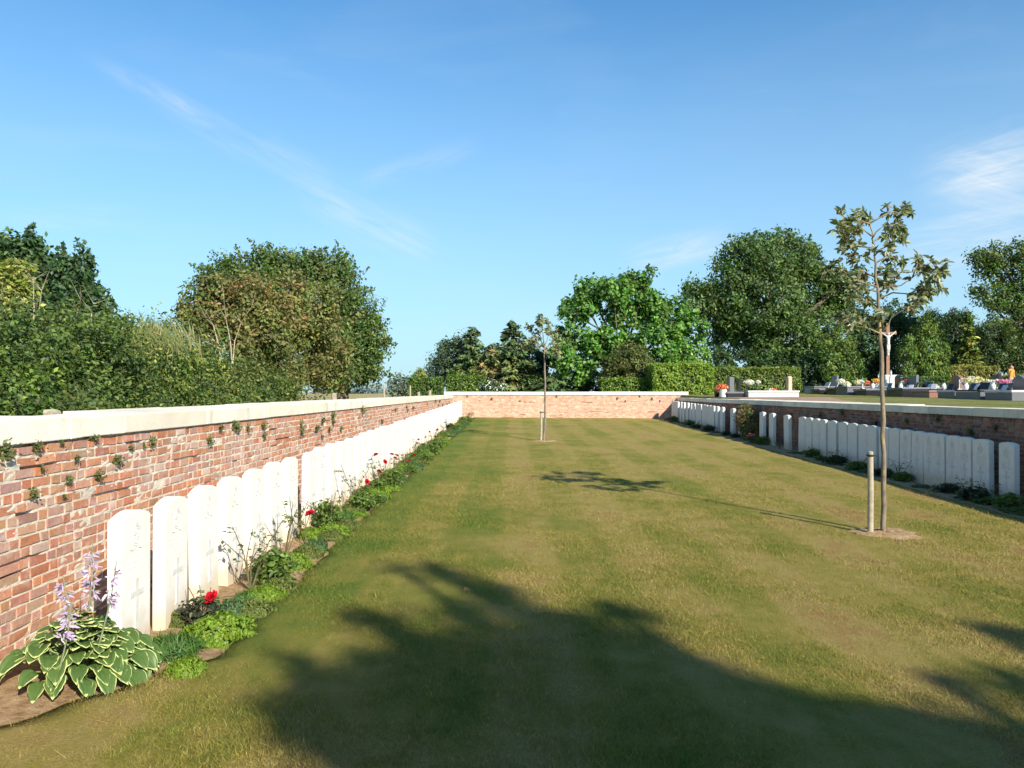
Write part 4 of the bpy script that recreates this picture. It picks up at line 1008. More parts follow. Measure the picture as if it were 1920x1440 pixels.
# ------------------------------------------------------------------ border plants
def mat_hosta():
    m, t, p = new_mat('hosta_leaf'); e = attr(t, 'edge', 'Fac'); P = t.node('ShaderNodeTexCoord').outputs['Object']
    f = t.sstep(t.math('ADD', e, t.math('MULTIPLY', t.math('SUBTRACT', t.noise(P, 24, 3), .5), .18)), .86, .95)
    g = t.mix(t.noise(P, 11, 3), (.06, .115, .026), (.10, .165, .04))
    col = t.mix(f, g, (.54, .60, .22)); t.put(p.inputs['Base Color'], col)
    p.inputs['Roughness'].default_value = .42; p.inputs['Specular IOR Level'].default_value = .4
    tr = t.node('ShaderNodeBsdfTranslucent'); t.put(tr.inputs[0], col); mx = t.node('ShaderNodeMixShader'); mx.inputs[0].default_value = .22
    t.l.new(p.outputs[0], mx.inputs[1]); t.l.new(tr.outputs[0], mx.inputs[2]); t.l.new(mx.outputs[0], t.n['Material Output'].inputs[0])
    return m
def hosta():
    rng = np.random.default_rng(12); bx, by = -2.46, 4.53; bz = float(G(bx, by)) - .02
    root = tag(empty('hosta', (bx, by, bz)), 'variegated hosta with cream-edged leaves at the near end of the left bed', 'hosta')
    V, Fq, E = [], [], []; m = MB(); nu, nv = 11, 9
    for i in range(165):
        ring = rng.random() ** .75; az = rng.random() * 2 * np.pi; L = rng.uniform(.082, .125) * (1.08 - .2 * (ring < .3)); W = L * rng.uniform(.74, .92)
        tilt = (.62 - .74 * ring) + rng.normal(0, .16)         # rise of the blade: upright inside, drooping outside
        r0 = .02 + ring * .32; z0 = .29 - .21 * ring ** 1.3 + rng.normal(0, .025)
        rad = np.array([np.cos(az) * 1.15, np.sin(az), 0]); dr = rad * (.25 + .75 * ring) + np.array([.42, -.62, 0]) + rng.normal(0, .22, 3) * np.array([1, 1, 0]); dr /= np.linalg.norm(dr); up = np.array([0, 0, 1.]); sd = np.array([-dr[1], dr[0], 0])
        if bx + rad[0] * r0 + min(0, dr[0]) * L < XL + .05: continue
        st = rad * r0 + up * z0 - dr * L * .3; roll = rng.normal(0, .25)
        b = len(V)
        for u in np.linspace(0, 1, nu):
            wid = W * .5 * (math.sin(math.pi * min(1, u ** .62 * .985 + .0)) ** .78 if 0 < u < 1 else .02)
            ang = tilt - 1.25 * u * (.5 + ring); 
            cen = st + dr * L * (u * math.cos(tilt * .6) ) + up * L * (math.sin(tilt) * u - .42 * u * u * (.4 + ring))
            nrm = up * math.cos(ang) - dr * math.sin(ang)
            for v in np.linspace(-1, 1, nv):
                cup = .30 * abs(v) ** 1.5 * wid + .006 * math.cos(v * 9) 
                q = cen + (sd * math.cos(roll) + nrm * math.sin(roll)) * v * wid + nrm * (cup - .0) + rng.normal(0, .0012, 3)
                V.append(q); E.append(max(abs(v) ** 1.15, (u - .12) / .88 if u > .8 else 0, (abs(v)) if u > .05 else .2))
        for j in range(nu - 1):
            for k in range(nv - 1): Fq.append((b + j * nv + k, b + j * nv + k + 1, b + (j + 1) * nv + k + 1, b + (j + 1) * nv + k))
        m.tube([rad * .03, rad * r0 * .5 + up * (z0 * .7), st], [.006, .005, .004], 5, col=(.6, 1.1, .4))
    np_mesh('foliage', V, [np.array(Fq)], mat_hosta(), root, smooth=True, attr=E)
    m.build('leaf_stalks', mat_plain('hosta_stalk', (.22, .30, .10), (.16, .24, .08), 9, .6, 0), root)
    stalkm = mat_plain('flower_stalk', (.22, .25, .15), (.17, .19, .12), 9, .6, 0)
    LIL = [(.50, .40, .60), (.60, .50, .70), (.42, .33, .52), (.68, .60, .76)]; BUD = [(.34, .28, .34), (.30, .28, .22)]
    for (px, py), (qx, qy), dd in [((520 / 3, 880 + 395 / 3), (490 / 3, 880 + 870 / 3), 4.62), ((655 / 3, 880 + 520 / 3), (565 / 3, 880 + 960 / 3), 4.40), ((355 / 3, 880 + 600 / 3), (380 / 3, 880 + 900 / 3), 4.50), ((400 / 3, 880 + 745 / 3), (335 / 3, 880 + 1130 / 3), 4.24), ((530 / 3, 880 + 570 / 3), (470 / 3, 880 + 960 / 3), 4.72)]:
        a, b = at(qx, qy, dd) - root.location, at(px, py, dd) - root.location; low = Vector((a.x * .6, a.y * .6, .05))
        mm = MB(); mm.tube([low, a, a.lerp(b, .5) + Vector((.012, 0, 0)), b], [.0055, .005, .004, .003], 6)
        sp = mm.build('flower_spike', stalkm, root); Pp, A, N, C, S = [], [], [], [], []
        ax = np.array((b - a).normalized()); n = 20
        for i in range(n):
            u = .50 + .50 * (i + .5) / n; c = np.array(a.lerp(b, u)); az = i * 2.4 + rng.normal(0, .9); o = np.array([np.cos(az), np.sin(az), -.35 - .9 * rng.random()])
            if .5 < u < .85 and rng.random() < .12: continue
            bud = u > .9
            for k in range(1 if bud else 3):
                kk = rng.normal(0, .42, 3); Pp.append(c + o * rng.uniform(.006, .022)); A.append(unit(o + kk * .75)); N.append(unit(rng.normal(size=3))); S.append(.022 if bud else rng.uniform(.036, .052))
                pal = BUD if bud or rng.random() < .12 else LIL; C.append(np.array(pal[rng.integers(len(pal))]) * np.exp(rng.normal(0, .1)))
        V2, F2, C2 = leaf_cards(np.array(Pp), np.array(N), np.array(S), np.array(C), rng, .34, np.array(A), six=True)
        np_mesh('bells', V2, F2, PETAL, sp, C=C2)
hosta()

def mat_mound(kind, pal, seed, n=900):
    """small border plants about 0.4 m wide: low mat, blade tuft or leafy clump"""
    rng = np.random.default_rng(seed)
    if kind == 'mat':
        d = unit(rng.normal(size=(n * 3, 3))); d[:, 2] = abs(d[:, 2]); q = 1 + .22 * lump(d * 1.6, seed)
        P = d * q[:, None] * np.array([.21, .19, .10]) * (1 - .3 * rng.random((n * 3, 1)) ** 2); C = palette(pal, n * 3, rng)
        N = unit(d * np.array([1, 1, 1.6]) + rng.normal(0, .6, (n * 3, 3))); al = d + np.array([0, 0, .6])
        return leaf_cards(P, N, .026 * rng.uniform(.7, 1.3, n * 3), C, rng, .5, al)
    if kind == 'tuft':
        az = rng.random(n) * 2 * np.pi; r = rng.random(n) ** .5; o = np.stack([np.cos(az), np.sin(az), 0 * az], 1); L = rng.uniform(.10, .20, n)
        P = o * r[:, None] * np.array([.15, .15, 0]) + o * (L * r * .35)[:, None]; P[:, 2] = L * .42; al = np.array([0, 0, 1.]) + o * r[:, None] * 1.1
        return leaf_cards(P, unit(o * .7 + np.array([0, 0, .6]) + rng.normal(0, .4, (n, 3))), L, palette(pal, n, rng), rng, .045, al, bend=.25)
    P, N, C, A, ST = [], [], [], [], []
    for _ in range(42):
        az = rng.random() * 2 * np.pi; r = rng.random() ** .6 * .17; c = np.array([np.cos(az) * r, np.sin(az) * r, rng.uniform(.05, .24) * (1.2 - r * 2.5)])
        k = 14; ST.append(c); P.append(c + rng.normal(0, .027, (k, 3))); N.append(unit(np.array([0, 0, 1.]) + rng.normal(0, .6, (k, 3)))); C.append(palette(pal, k, rng) * np.exp(rng.normal(0, .15)))
    P, N, C = map(np.concatenate, (P, N, C)); P[:, 2] = np.maximum(P[:, 2], .01)
    V1, F1, C1 = leaf_cards(P, N, .055 * rng.uniform(.6, 1.3, len(P)), C, rng, .6, six=True)
    ST = np.array(ST); SL = np.linalg.norm(ST, axis=1); V2, F2, C2 = leaf_cards(ST / 2, unit(rng.normal(size=ST.shape)), SL, np.tile([[.07, .09, .03]], (len(ST), 1)), rng, .06, ST / SL[:, None] * 40, bend=0)
    return np.vstack([V1, V2]), F1 + [F2[0] + len(V1)], np.vstack([C1, C2])
KINDS = [('mat', [(.17, .27, .02), (.21, .30, .03), (.13, .22, .02)], 'bright lime-green mat plant', 'mat_plant'), ('tuft', [(.075, .16, .03), (.10, .20, .04), (.06, .12, .03)], 'grassy green tuft', 'grass_tuft'),
         ('leafy', [(.10, .17, .035), (.13, .20, .045), (.16, .22, .055)], 'leafy green clump', 'leafy_plant'), ('mat', [(.085, .16, .05), (.10, .18, .06), (.07, .12, .05)], 'blue-green mat plant', 'mat_plant'),
         ('leafy', [(.05, .075, .045), (.07, .085, .05), (.09, .075, .05)], 'dusky dark leafy plant', 'leafy_plant'), ('mat', [(.13, .17, .035), (.17, .19, .05), (.10, .14, .03)], 'olive mat plant', 'mat_plant')]
KM = []
for i, (k, pal, _, nm) in enumerate(KINDS):
    V, Fq, C = mat_mound(k, pal, 70 + i); o = np_mesh(nm, V, Fq, LEAF, None, C=C); KM.append(o.data); bpy.data.objects.remove(o)
used = set()
def border_plant(k, x, y, sc, where, group, sz=1.0):
    lab = KINDS[k][2] + ' ' + where
    if lab in used: return
    used.add(lab); o = bpy.data.objects.new(KINDS[k][3], KM[k]); COL.objects.link(o)
    o.location = (x, y, float(G(x, y)) - .022); o.rotation_euler = (0, 0, rnd.uniform(0, 6.28)); o.scale = (sc, sc * rnd.uniform(.85, 1.2), sc * sz * (1.55 if KINDS[k][0] == 'mat' and group == GL else 1))
    tag(o, lab, 'plant', group)
GL = 'low plants in the sunlit border'; GR = 'low plants in the shaded border'
for k, px, py, sc in [(1, 318, 1222, .95), (0, 350, 1258, .62), (0, 412, 1190, 1.05), (3, 442, 1152, .85), (4, 372, 1170, .7), (2, 512, 1088, 1.0), (3, 488, 1108, .85), (0, 548, 1060, .9), (5, 575, 1040, .75)]:
    x, d = ground_at(px, py); border_plant(k, x, d, sc, 'in the near left border, %s' % {1: 'touching the hosta', 0: 'growing at the lawn edge', 3: 'close beside the grass', 4: 'beside the nearest red rose', 2: 'under a leggy rose', 5: 'farther along'}[k] if k != 0 else ['between hosta and lawn edge', 'below the nearest red rose', 'at the lawn edge by the sixth headstone'][[350, 412, 548].index(px)], GL)
for k, px, py, sc, wh in [(5, 470, 1150, .8, 'below the leggy rose'), (0, 500, 1118, .7, 'between the two leggy roses'), (3, 590, 1030, .75, 'before the seventh headstone, close to the grass'), (0, 625, 1000, .85, 'before the dark gap in the left row'), (5, 520, 1105, .7, 'close to the grass by the fourth headstone'), (1, 470, 1120, .6, 'at the foot of the fourth headstone'), (5, 340, 1165, .6, 'at the foot of the second headstone')]:
    x, d = ground_at(px, py); border_plant(k, x, d, sc, wh, GL)
rnd = random.Random(15)
for i, y in enumerate(left_y):
    if y < 8: continue
    for q in range(2):
        k = rnd.choice((0, 0, 1, 2, 3, 5, 5)); border_plant(k, -2.12 + q * .2 + rnd.uniform(-.07, .05), y + rnd.uniform(-.2, .2), rnd.uniform(.6, 1.05), 'before the %s left headstone' % ordn(i + 1), GL, rnd.uniform(.7, 1.15))
for i, y in enumerate(right_y):
    if i % 2 and rnd.random() < .7: continue
    k = rnd.choice((2, 2, 4, 4, 5, 3)); border_plant(k, 7.46 + rnd.uniform(-.12, .08), y + rnd.uniform(-.25, .25), rnd.uniform(.8, 1.35), 'before the %s right headstone' % ordn(i + 1), GR, rnd.uniform(.45, .75))
for i, y in enumerate((10.6, 11.1, 11.6, 12.0, 12.7)): border_plant((2, 4, 5, 2, 4)[i], 7.40 + .1 * (i % 2), y, 1.3, 'at the near end of the right border, %s inward' % ordn(i + 1), GR, .65)

# roses
REDP = [(.55, .012, .03), (.62, .02, .04), (.45, .008, .02)]; PNK = [(.70, .20, .28), (.78, .30, .36)]; DRY = [(.22, .07, .06), (.28, .12, .08)]
def bloom_mesh(pal, seed, r=.042):
    rng = np.random.default_rng(seed); P, N, A, C, S = [], [], [], [], []
    for ring, (n, el, rr) in enumerate([(4, 1.3, .25), (6, .95, .5), (8, .55, .8), (9, .15, 1.0)]):
        for i in range(n):
            az = 2 * np.pi * (i + .5 * ring) / n + rng.normal(0, .1); o = np.array([np.cos(az), np.sin(az), 0]); a = o * math.cos(el) + np.array([0, 0, math.sin(el)])
            P.append(o * r * .22 * rr); A.append(a); N.append(unit(np.array([0, 0, 1.]) * math.cos(el) - o * math.sin(el) + rng.normal(0, .12, 3))); C.append(np.array(pal[rng.integers(len(pal))]) * np.exp(rng.normal(0, .12))); S.append(r * (.75 + .45 * rr))
    V, Fq, C = leaf_cards(np.array(P), np.array(N), np.array(S), np.array(C), rng, .95, np.array(A) * 3, six=True, fold=-.25, bend=-.1)
    o = np_mesh('bloom', V, Fq, PETAL, None, C=C); me = o.data; bpy.data.objects.remove(o); return me
BL = {'red': bloom_mesh(REDP, 1), 'pink': bloom_mesh(PNK, 2), 'dry': bloom_mesh(DRY, 3, .03)}
STEM = mat_plain('rose_stem', (.12, .13, .05), (.10, .07, .045), 20, .7, 0)
def rose(x, y, blooms, seed, label, group, h=.32, nstem=3, nleaf=36, kind='red'):
    """blooms: list of (offset x, offset y, height)"""
    rng = np.random.default_rng(seed); z = float(G(x, y)) - .02; root = tag(empty('rose_bush', (x, y, z)), label, 'rose', group); m = MB(); P, N, A, C = [], [], [], []
    ends = [Vector(b[:3]) for b in blooms] + [Vector((rng.normal(0, .13), rng.normal(0, .13), h * rng.uniform(.6, 1.1))) for _ in range(nstem)]
    for e in ends:
        mid = Vector((e.x * .35 + rng.normal(0, .03), e.y * .35 + rng.normal(0, .03), e.z * .55)); m.tube([(0, 0, -.02), mid, e], [.006, .0045, .003], 5)
        for _ in range(nleaf // len(ends) // 3):
            u = rng.uniform(.35, 1); p = np.array(mid.lerp(e, (u - .35) / .65)); az = rng.random() * 6.28; o = np.array([np.cos(az), np.sin(az), .1])
            m.tube([tuple(p), tuple(p + o * .05)], [.002, .0015], 3)
            for k in range(3): P.append(p + o * (.03 + .018 * k)); A.append(o + rng.normal(0, .5, 3)); N.append(unit(np.array([0, 0, 1.]) + rng.normal(0, .5, 3))); C.append(palette([(.085, .135, .04), (.11, .165, .05), (.14, .19, .06), (.11, .10, .05)], 1, rng)[0])
    m.build('stems', STEM, root)
    V, Fq, CC = leaf_cards(np.array(P), np.array(N), .036 * rng.uniform(.7, 1.3, len(P)), np.array(C), rng, .62, np.array(A), six=True); np_mesh('leaves', V, Fq, LEAF, root, C=CC)
    for b in blooms:
        o = bpy.data.objects.new('bloom', BL[b[3] if len(b) > 3 else kind]); COL.objects.link(o); o.parent = root; o.location = b[:3]; o.rotation_euler = (rng.normal(.5, .3), rng.normal(.2, .3), rng.random() * 6); s = rng.uniform(.95, 1.1) if y < 9 else rng.uniform(.68, .86); o.scale = (s, s, s)
    return root
LR = 'rose bushes in the sunlit border'
def rose_px(px, py, lat, label, seed, more=(), **kw):
    d = lat * F / (px - 960); p = at(px, py, d); bx = lat - .06; bz = float(G(bx, d)) - .02
    for q in range(3): pass
    rose(bx, d + .05, [(p.x - bx, -.05, p.z - bz)] + [(a, b, c) for a, b, c in more], seed, label, LR, **kw)
rose_px(396, 1120, -2.07, 'rose with one big red bloom nearest the hosta', 1, h=.30, nstem=4, nleaf=54)
rose_px(581, 963, -2.10, 'rose with one red bloom before the dark gap in the row', 2, h=.34, nstem=3, nleaf=40)
rose_px(688, 903, -2.08, 'rose with a single red bloom, lowest of the middle cluster', 3, h=.36, nleaf=44)
rose_px(711, 884, -2.08, 'rose with a small red bloom left of the red cluster', 4, h=.4)
rose_px(722, 866, -2.10, 'rose with spread red blooms in the middle cluster', 5, more=[(.16, .05, .5), (-.1, 0, .5)], h=.4)
rose_px(744, 854, -2.12, 'rose with two red blooms one above the other', 6, more=[(.02, 0, .30)], h=.4)
rose_px(766, 865, -2.04, 'rose with low red bloom near the lawn edge', 7, h=.3)
rose_px(776, 853, -2.04, 'rose with red bloom right of the middle cluster', 8, h=.3)
rose_px(816, 818, -2.05, 'rose with faded red blooms two-thirds along the row', 9, more=[(.1, .1, .44, ), (-.12, .2, .38)], h=.4)
rose_px(834, 792, -2.06, 'tall rose with dark withered bloom near the row end', 10, h=.6, kind='dry')
rose_px(782, 831, -2.10, 'rose with dark withered heads beyond the middle cluster', 11, h=.45, kind='dry', more=[(.05, .3, .42)])
rose(-2.12, 6.45, [], 12, 'leggy bloomless rose before the fourth headstone', LR, h=.52, nstem=7, nleaf=90)
rose(-2.14, 7.45, [], 13, 'tall leafy bloomless rose before the fifth headstone', LR, h=.56, nstem=7, nleaf=76)
rose(-2.10, 9.2, [], 14, 'bloomless rose with yellowing leaves beside the eighth headstone', LR, h=.46, nstem=5, nleaf=50)
rose(-2.12, 10.6, [], 15, 'bloomless rose shoots before the tenth headstone', LR, h=.6, nstem=5, nleaf=60)
rose(-2.10, 26.5, [(.05, .1, .3, 'dry')], 16, 'small rose with withered head before the far stretch of stones', LR, h=.35)
rose(-1.98, 37.6, [(.0, 0, .28, 'dry'), (.15, .1, .3, 'dry')], 17, 'dark reddish rose clump at the far end of the left row', LR, h=.34, nstem=10, nleaf=160)
RR = 'rose bushes in the shaded border'
for i, (y, h, lab) in enumerate([(12.5, .42, 'dark rose bush before the lone near headstone at right'), (13.2, .48, 'dark rose bush before the second right headstone'), (15.4, .5, 'tall dark rose left of the near young tree stem'), (16.9, .42, 'dark rose foliage before the right row behind the stake'), (18.4, .4, 'dark rose sprays left of the stake'), (19.9, .36, 'dark rose before the far end of the joined right stones'), (22.3, .34, 'dark rose before a lone right headstone'), (30.3, .4, 'dark rose before the far joined right stones'), (32.4, .36, 'dark rose before the far right stones, second of two')]):
    rose(7.48, y, [], 40 + i, lab, RR, h=h * .75, nstem=5, nleaf=45)
rose(7.25, 24.2, [(.0, 0, .24, 'pink'), (.07, .03, .2, 'pink'), (-.06, .04, .22, 'pink'), (.02, -.05, .27, 'pink'), (.09, -.02, .25, 'pink'), (-.03, .0, .29, 'pink')], 60, 'pink rose in bloom in the right border', RR, h=.22)
bush('border_shrub', 'bronze and green shrub filling the gap in the right row', 'shrub', [(7.75, 26.0, .55, .30, .5, .55), (7.7, 25.5, .3, .3, .4, .35), (7.8, 26.5, .75, .25, .35, .45)], .075, [(.10, .11, .03), (.14, .09, .04), (.18, .09, .05), (.07, .10, .03)], 61, clump=.16, per=22)

# weeds rooted in the brick joints
def weed_mesh(seed):
    rng = np.random.default_rng(seed); n = 70; P = rng.normal(0, .0145, (n, 3)); P[:, 0] = abs(P[:, 0]) * 1.2; P[:, 2] = P[:, 2] * 1.2 - .01
    N = unit(np.array([.8, -.2, .6]) + rng.normal(0, .5, (n, 3))); V, Fq, C = leaf_cards(P, N, .019 * rng.uniform(.6, 1.4, n), palette([(.10, .14, .035), (.14, .17, .05), (.07, .10, .03), (.19, .18, .08)], n, rng), rng, .6)
    o = np_mesh('wall_weed', V, Fq, LEAF, None, C=C); me = o.data; bpy.data.objects.remove(o); return me
WM = [weed_mesh(i) for i in range(4)]
rnd = random.Random(6); spots = []
for px, py, s in [(5, 838, 1.6), (66, 832, 1.3), (113, 829, .9), (172, 818, 1.7), (204, 814, 1.0), (140, 858, 1.1), (218, 858, 1.9), (181, 888, 1.5), (126, 897, 1.2), (58, 922, 1.3), (117, 930, 1.1), (75, 876, .8), (283, 824, 1.3), (268, 834, .9), (243, 838, 1.0), (411, 801, 1.6), (443, 803, 1.4), (463, 800, 1.4), (391, 823, 1.3)]:
    d = XL * F / (px - 960); spots.append((d, at(px, py, d).z, s * (.45 + .55 * rnd.random())))
while len(spots) < 46:
    d = 8.2 * (37 / 8.2) ** rnd.random(); spots.append((d, ZL - .15 - abs(rnd.gauss(0, .20)) - .01, rnd.uniform(1.2, 2.1)))
for i, (d, z, s) in enumerate(sorted(spots)):
    o = bpy.data.objects.new('wall_weed', WM[rnd.randrange(4)]); COL.objects.link(o); o.location = (XL + .005, d, z); o.scale = (s, s * rnd.uniform(.8, 1.7), s * rnd.uniform(.6, 1.2)); o.rotation_euler = (0, 0, rnd.uniform(-.4, .4))
    tag(o, 'green weed in the sunlit wall joints, %s counted from the near end' % ordn(i + 1), 'weed', 'weeds on the sunlit wall')
for i in range(9):
    o = bpy.data.objects.new('wall_weed', WM[i % 4]); COL.objects.link(o); x = sorted([-2.2, -1.0, .4, 2.2, 5.2, 5.6, 6.3, 6.9, 7.3])[i]; o.location = (x, YB - .005, ZBK - .2 - .12 * (i % 3)); s = (1.5, 1.9, 1.4)[i % 3]; o.scale = (s, s, s); o.rotation_euler = (0, 0, R(-90))
    tag(o, 'dark weed high on the back wall, %s from its left end' % ordn(i + 1), 'weed', 'weeds on the back wall')
for i, y in enumerate((12.3, 13.4, 14.1, 15.2, 16.4, 17.8, 19.6, 21.0, 23.2)):
    o = bpy.data.objects.new('wall_weed', WM[i % 4]); COL.objects.link(o); o.location = (XR - .01, y, ZR - .2 - .1 * (i % 3)); s = (2.2, 1.7, 2.6)[i % 3]; o.scale = (s, s, s); o.rotation_euler = (0, 0, math.pi)
    tag(o, 'dark weed on the shaded right wall, %s counted from the near end' % ordn(i + 1), 'weed', 'weeds on the shaded wall')


# ------------------------------------------------------------------ the cemetery beyond the right wall
def mat_polished(name, a, b, rough=.3): return mat_plain(name, a, b, 30, rough, 0, spec=.5)
GREY = mat_polished('grey_granite', (.17, .17, .19), (.11, .11, .13)); BLACK = mat_polished('black_granite', (.025, .025, .03), (.015, .015, .02), .2)
BROWN = mat_polished('brown_granite', (.30, .16, .12), (.20, .10, .08)); TAN = mat_plain('tan_stone', (.55, .42, .28), (.45, .33, .22), 14, .7, .2)
WHITE = mat_plain('white_stone', (.62, .62, .60), (.52, .52, .50), 8, .6, .1); LGREY = mat_polished('pale_granite', (.62, .62, .62), (.50, .50, .52), .4)
def civil_stone(px_near, py_top, d, L, t, mat, label, top='arch', lean=0.0, name='gravestone'):
    p = at(px_near, py_top, d); z0 = float(RG(d)); h = p.z - z0; n = 10; out = [(0, 0), (L, 0)]
    for i in range(n + 1):
        u = 1 - i / n; v = {'arch': .10 * (1 - (2 * u - 1) ** 2) * L * 2, 'flat': 0, 'slope': .22 * L * (1 - u), 'round': .30 * L * math.sqrt(max(0, 1 - (2 * u - 1) ** 2))}[top]
        rise = {'arch': .10 * L * 2, 'flat': 0, 'slope': .22 * L, 'round': .30 * L}[top]; out.append((u * L, h - rise + v))
    bm = bmesh.new(); f = [bm.verts.new((0, y, z)) for y, z in out]; b = [bm.verts.new((t, y, z)) for y, z in out]; m = len(out); bm.faces.new(f); bm.faces.new(b)
    for i in range(m): bm.faces.new((f[i], f[(i + 1) % m], b[(i + 1) % m], b[i]))
    bmesh.ops.recalc_face_normals(bm, faces=bm.faces); me = bpy.data.meshes.new('slab'); bm.to_mesh(me); bm.free(); me.materials.append(mat)
    root = tag(empty(name, (p.x, d, z0)), label, 'gravestone', 'gravestones in the cemetery'); o = bpy.data.objects.new('tablet', me); COL.objects.link(o); o.parent = root
    md = o.modifiers.new('bevel', 'BEVEL'); md.width = .012; md.segments = 2; md.limit_method = 'ANGLE'
    q = MB(); q.box((t / 2, L / 2, .09), (t + .16, L + .14, .18)); q.build('plinth', mat, root, bevel=.01); return root
def tomb(x0, x1, y0, y1, h, body, topm, label):
    z = float(RG((y0 + y1) / 2)); root = tag(empty('tomb', ((x0 + x1) / 2, (y0 + y1) / 2, z)), label, 'tomb', 'low tombs in the cemetery'); w, l = x1 - x0, y1 - y0
    q = MB(); q.box((0, 0, h / 2 - .08), (w, l, h + .08)); q.build('base', body, root, bevel=.01); q = MB(); q.box((0, 0, h), (w + .06, l + .06, .07)); q.build('lid', topm, root, bevel=.012); return root
# graves near the wall
civil_stone(1368, 707, 34, .50, .20, GREY, 'grey upright gravestone with bright edge behind the far right wall', 'flat')
civil_stone(1385, 709, 34.5, .45, .12, BLACK, 'black upright gravestone right of the grey one', 'flat')
tomb(10.10, 12.25, 34, 34.9, .24, WHITE, WHITE, 'low white tomb with a white lid close behind the wall')
civil_stone(1478.5, 705, 34.6, .34, .16, TAN, 'slim tan upright gravestone at the end of the white tomb', 'round')
tomb(8.9, 9.55, 32.9, 33.5, .20, BLACK, GREY, 'small black tomb with orange flowers by the wall')
# the row; some lids paled and bodies darkened, sun and shade put into colour
row = [(27.6, GREY, LGREY, 'pale-lidded grey tomb at the right edge of the photo'), (29.5, GREY, BLACK, 'dark grey tomb left of the pale-lidded one'), (31.3, GREY, LGREY, 'grey tomb holding white flowers at right'), (33.2, BROWN, BROWN, 'brown tomb before the brown gravestone'), (35.0, BLACK, GREY, 'dark tomb with small pots left of the brown one'), (36.9, GREY, LGREY, 'pale-topped tomb right of the big grey gravestone'), (38.9, BLACK, GREY, 'dark tomb right of the crucifix'), (40.8, GREY, GREY, 'grey tomb before the crucifix'), (42.5, BLACK, BLACK, 'black tomb with mixed flowers left of the crucifix'), (44.2, BLACK, GREY, 'dark tomb with white flowers left of the sapling'), (46.0, GREY, GREY, 'farthest grey tomb of the row with slanted plaque')]
rnd = random.Random(21)
for y, b, tp, lab in row: tomb(17.0 + rnd.uniform(-.25, .35), 19.0, y - rnd.uniform(.55, .86), y + rnd.uniform(.6, .86), rnd.uniform(.20, .42), b, tp, lab)
civil_stone(1801, 703, 33.9, .75, .17, BROWN, 'brown granite gravestone with sunlit right edge', 'arch')
civil_stone(1718, 703, 37.6, .95, .12, GREY, 'large grey granite gravestone right of the crucifix', 'slope')
civil_stone(1688, 703, 39.9, .6, .14, BLACK, 'black gravestone just right of the crucifix base', 'arch')
civil_stone(1872, 700, 36.5, .7, .14, BLACK, 'black slanting-topped gravestone left of the man in orange', 'slope')
civil_stone(1921, 704, 29.9, .72, .2, GREY, 'grey gravestone cut by the right edge of the photo', 'arch')
civil_stone(1569, 704, 46.4, .8, .12, GREY, 'dark gravestone at the far left end of the grave row', 'flat')
def plaque(px, py, d, w, h, mat, label, lean=.45):
    p = at(px, py, d); q = MB(); q.box((0, 0, h / 2), (.03, w, h), ry=lean); o = q.build('plaque', mat, bevel=.004); o.location = (p.x, p.y, p.z - h / 2); o.rotation_euler = (0, 0, rnd.uniform(-.5, .3)); tag(o, label, 'plaque', 'memorial plaques on the tombs')
for px, py, d, w, h, mt, lab in [(1551, 722, 45.6, .5, .36, LGREY, 'grey slanted plaque on the farthest tomb'), (1832, 726, 31.4, .8, .36, BLACK, 'wide black slanted plaque right of the brown gravestone'), (1733, 722, 36.8, .3, .34, BLACK, 'black plaque left of its twin on the pale-topped tomb'), (1740, 722, 36.7, .3, .34, BLACK, 'black plaque right of its twin on the pale-topped tomb'), (1770, 726, 34.9, .3, .3, BLACK, 'small black plaque left of the brown gravestone'), (1778, 727, 35.0, .26, .28, GREY, 'small grey plaque beside the brown gravestone'), (1882, 729, 29.3, .5, .4, BLACK, 'dark oval plaque below the man in orange'), (1420, 734, 34.3, .35, .2, BLACK, 'small black plaque on the white tomb'), (1440, 733, 34.3, .2, .26, LGREY, 'little grey stele on the white tomb'), (1466, 737, 34.3, .3, .18, GREY, 'low grey plaque on the white tomb, by the tan stone'), (1821, 725, 33.2, .4, .3, BROWN, 'small brown plaque just right of the brown gravestone')]:
    plaque(px, py, d, w, h, mt, lab)
def ornament(kind, px, k, label):
    x = 17.25 + rnd.random() * 1.3; d = x * F / (px - 960); z = float(RG(d)) + .36; q = MB(); s = rnd.uniform(.9, 1.3)
    if kind == 0: q.box((0, 0, .13 * s), (.03, .30 * s, .26 * s), ry=.4); q.box((.07, 0, .10 * s), (.02, .04, .2 * s), ry=-.5); mt, nm = (BLACK, 'plaque')
    elif kind == 1: q.box((0, 0, .21 * s), (.04, .05, .42 * s)); q.box((0, .075, .29 * s), (.038, .10, .05)); q.box((0, -.075, .29 * s), (.038, .10, .05)); q.box((0, 0, .02), (.14, .16, .05)); mt, nm = (LGREY, 'grave_cross')
    elif kind == 2: q.lathe([(.05, 0), (.09 * s, .06), (.10 * s, .16 * s), (.06 * s, .24 * s), (.08 * s, .28 * s)], n=12); q.lathe([(.03, -.02), (.06, 0)], n=10); mt, nm = (WHITE, 'vase')
    else: q.box((0, -.09 * s, .10 * s), (.025, .20 * s, .22 * s), ry=.5, rz=.25); q.box((0, .11 * s, .10 * s), (.025, .20 * s, .22 * s), ry=.5, rz=-.25); mt, nm = (LGREY, 'book_plaque')
    o = q.build(nm, mt, bevel=.006); o.location = (x, d, z - .03); o.rotation_euler = (0, 0, rnd.uniform(-.6, .4)); tag(o, label, 'grave ornament', 'ornaments on the tomb row')
rnd = random.Random(8); KN = ['dark slanted plaque', 'small pale cross', 'small white vase', 'pale open-book plaque']; cnt = [0, 0, 0, 0]
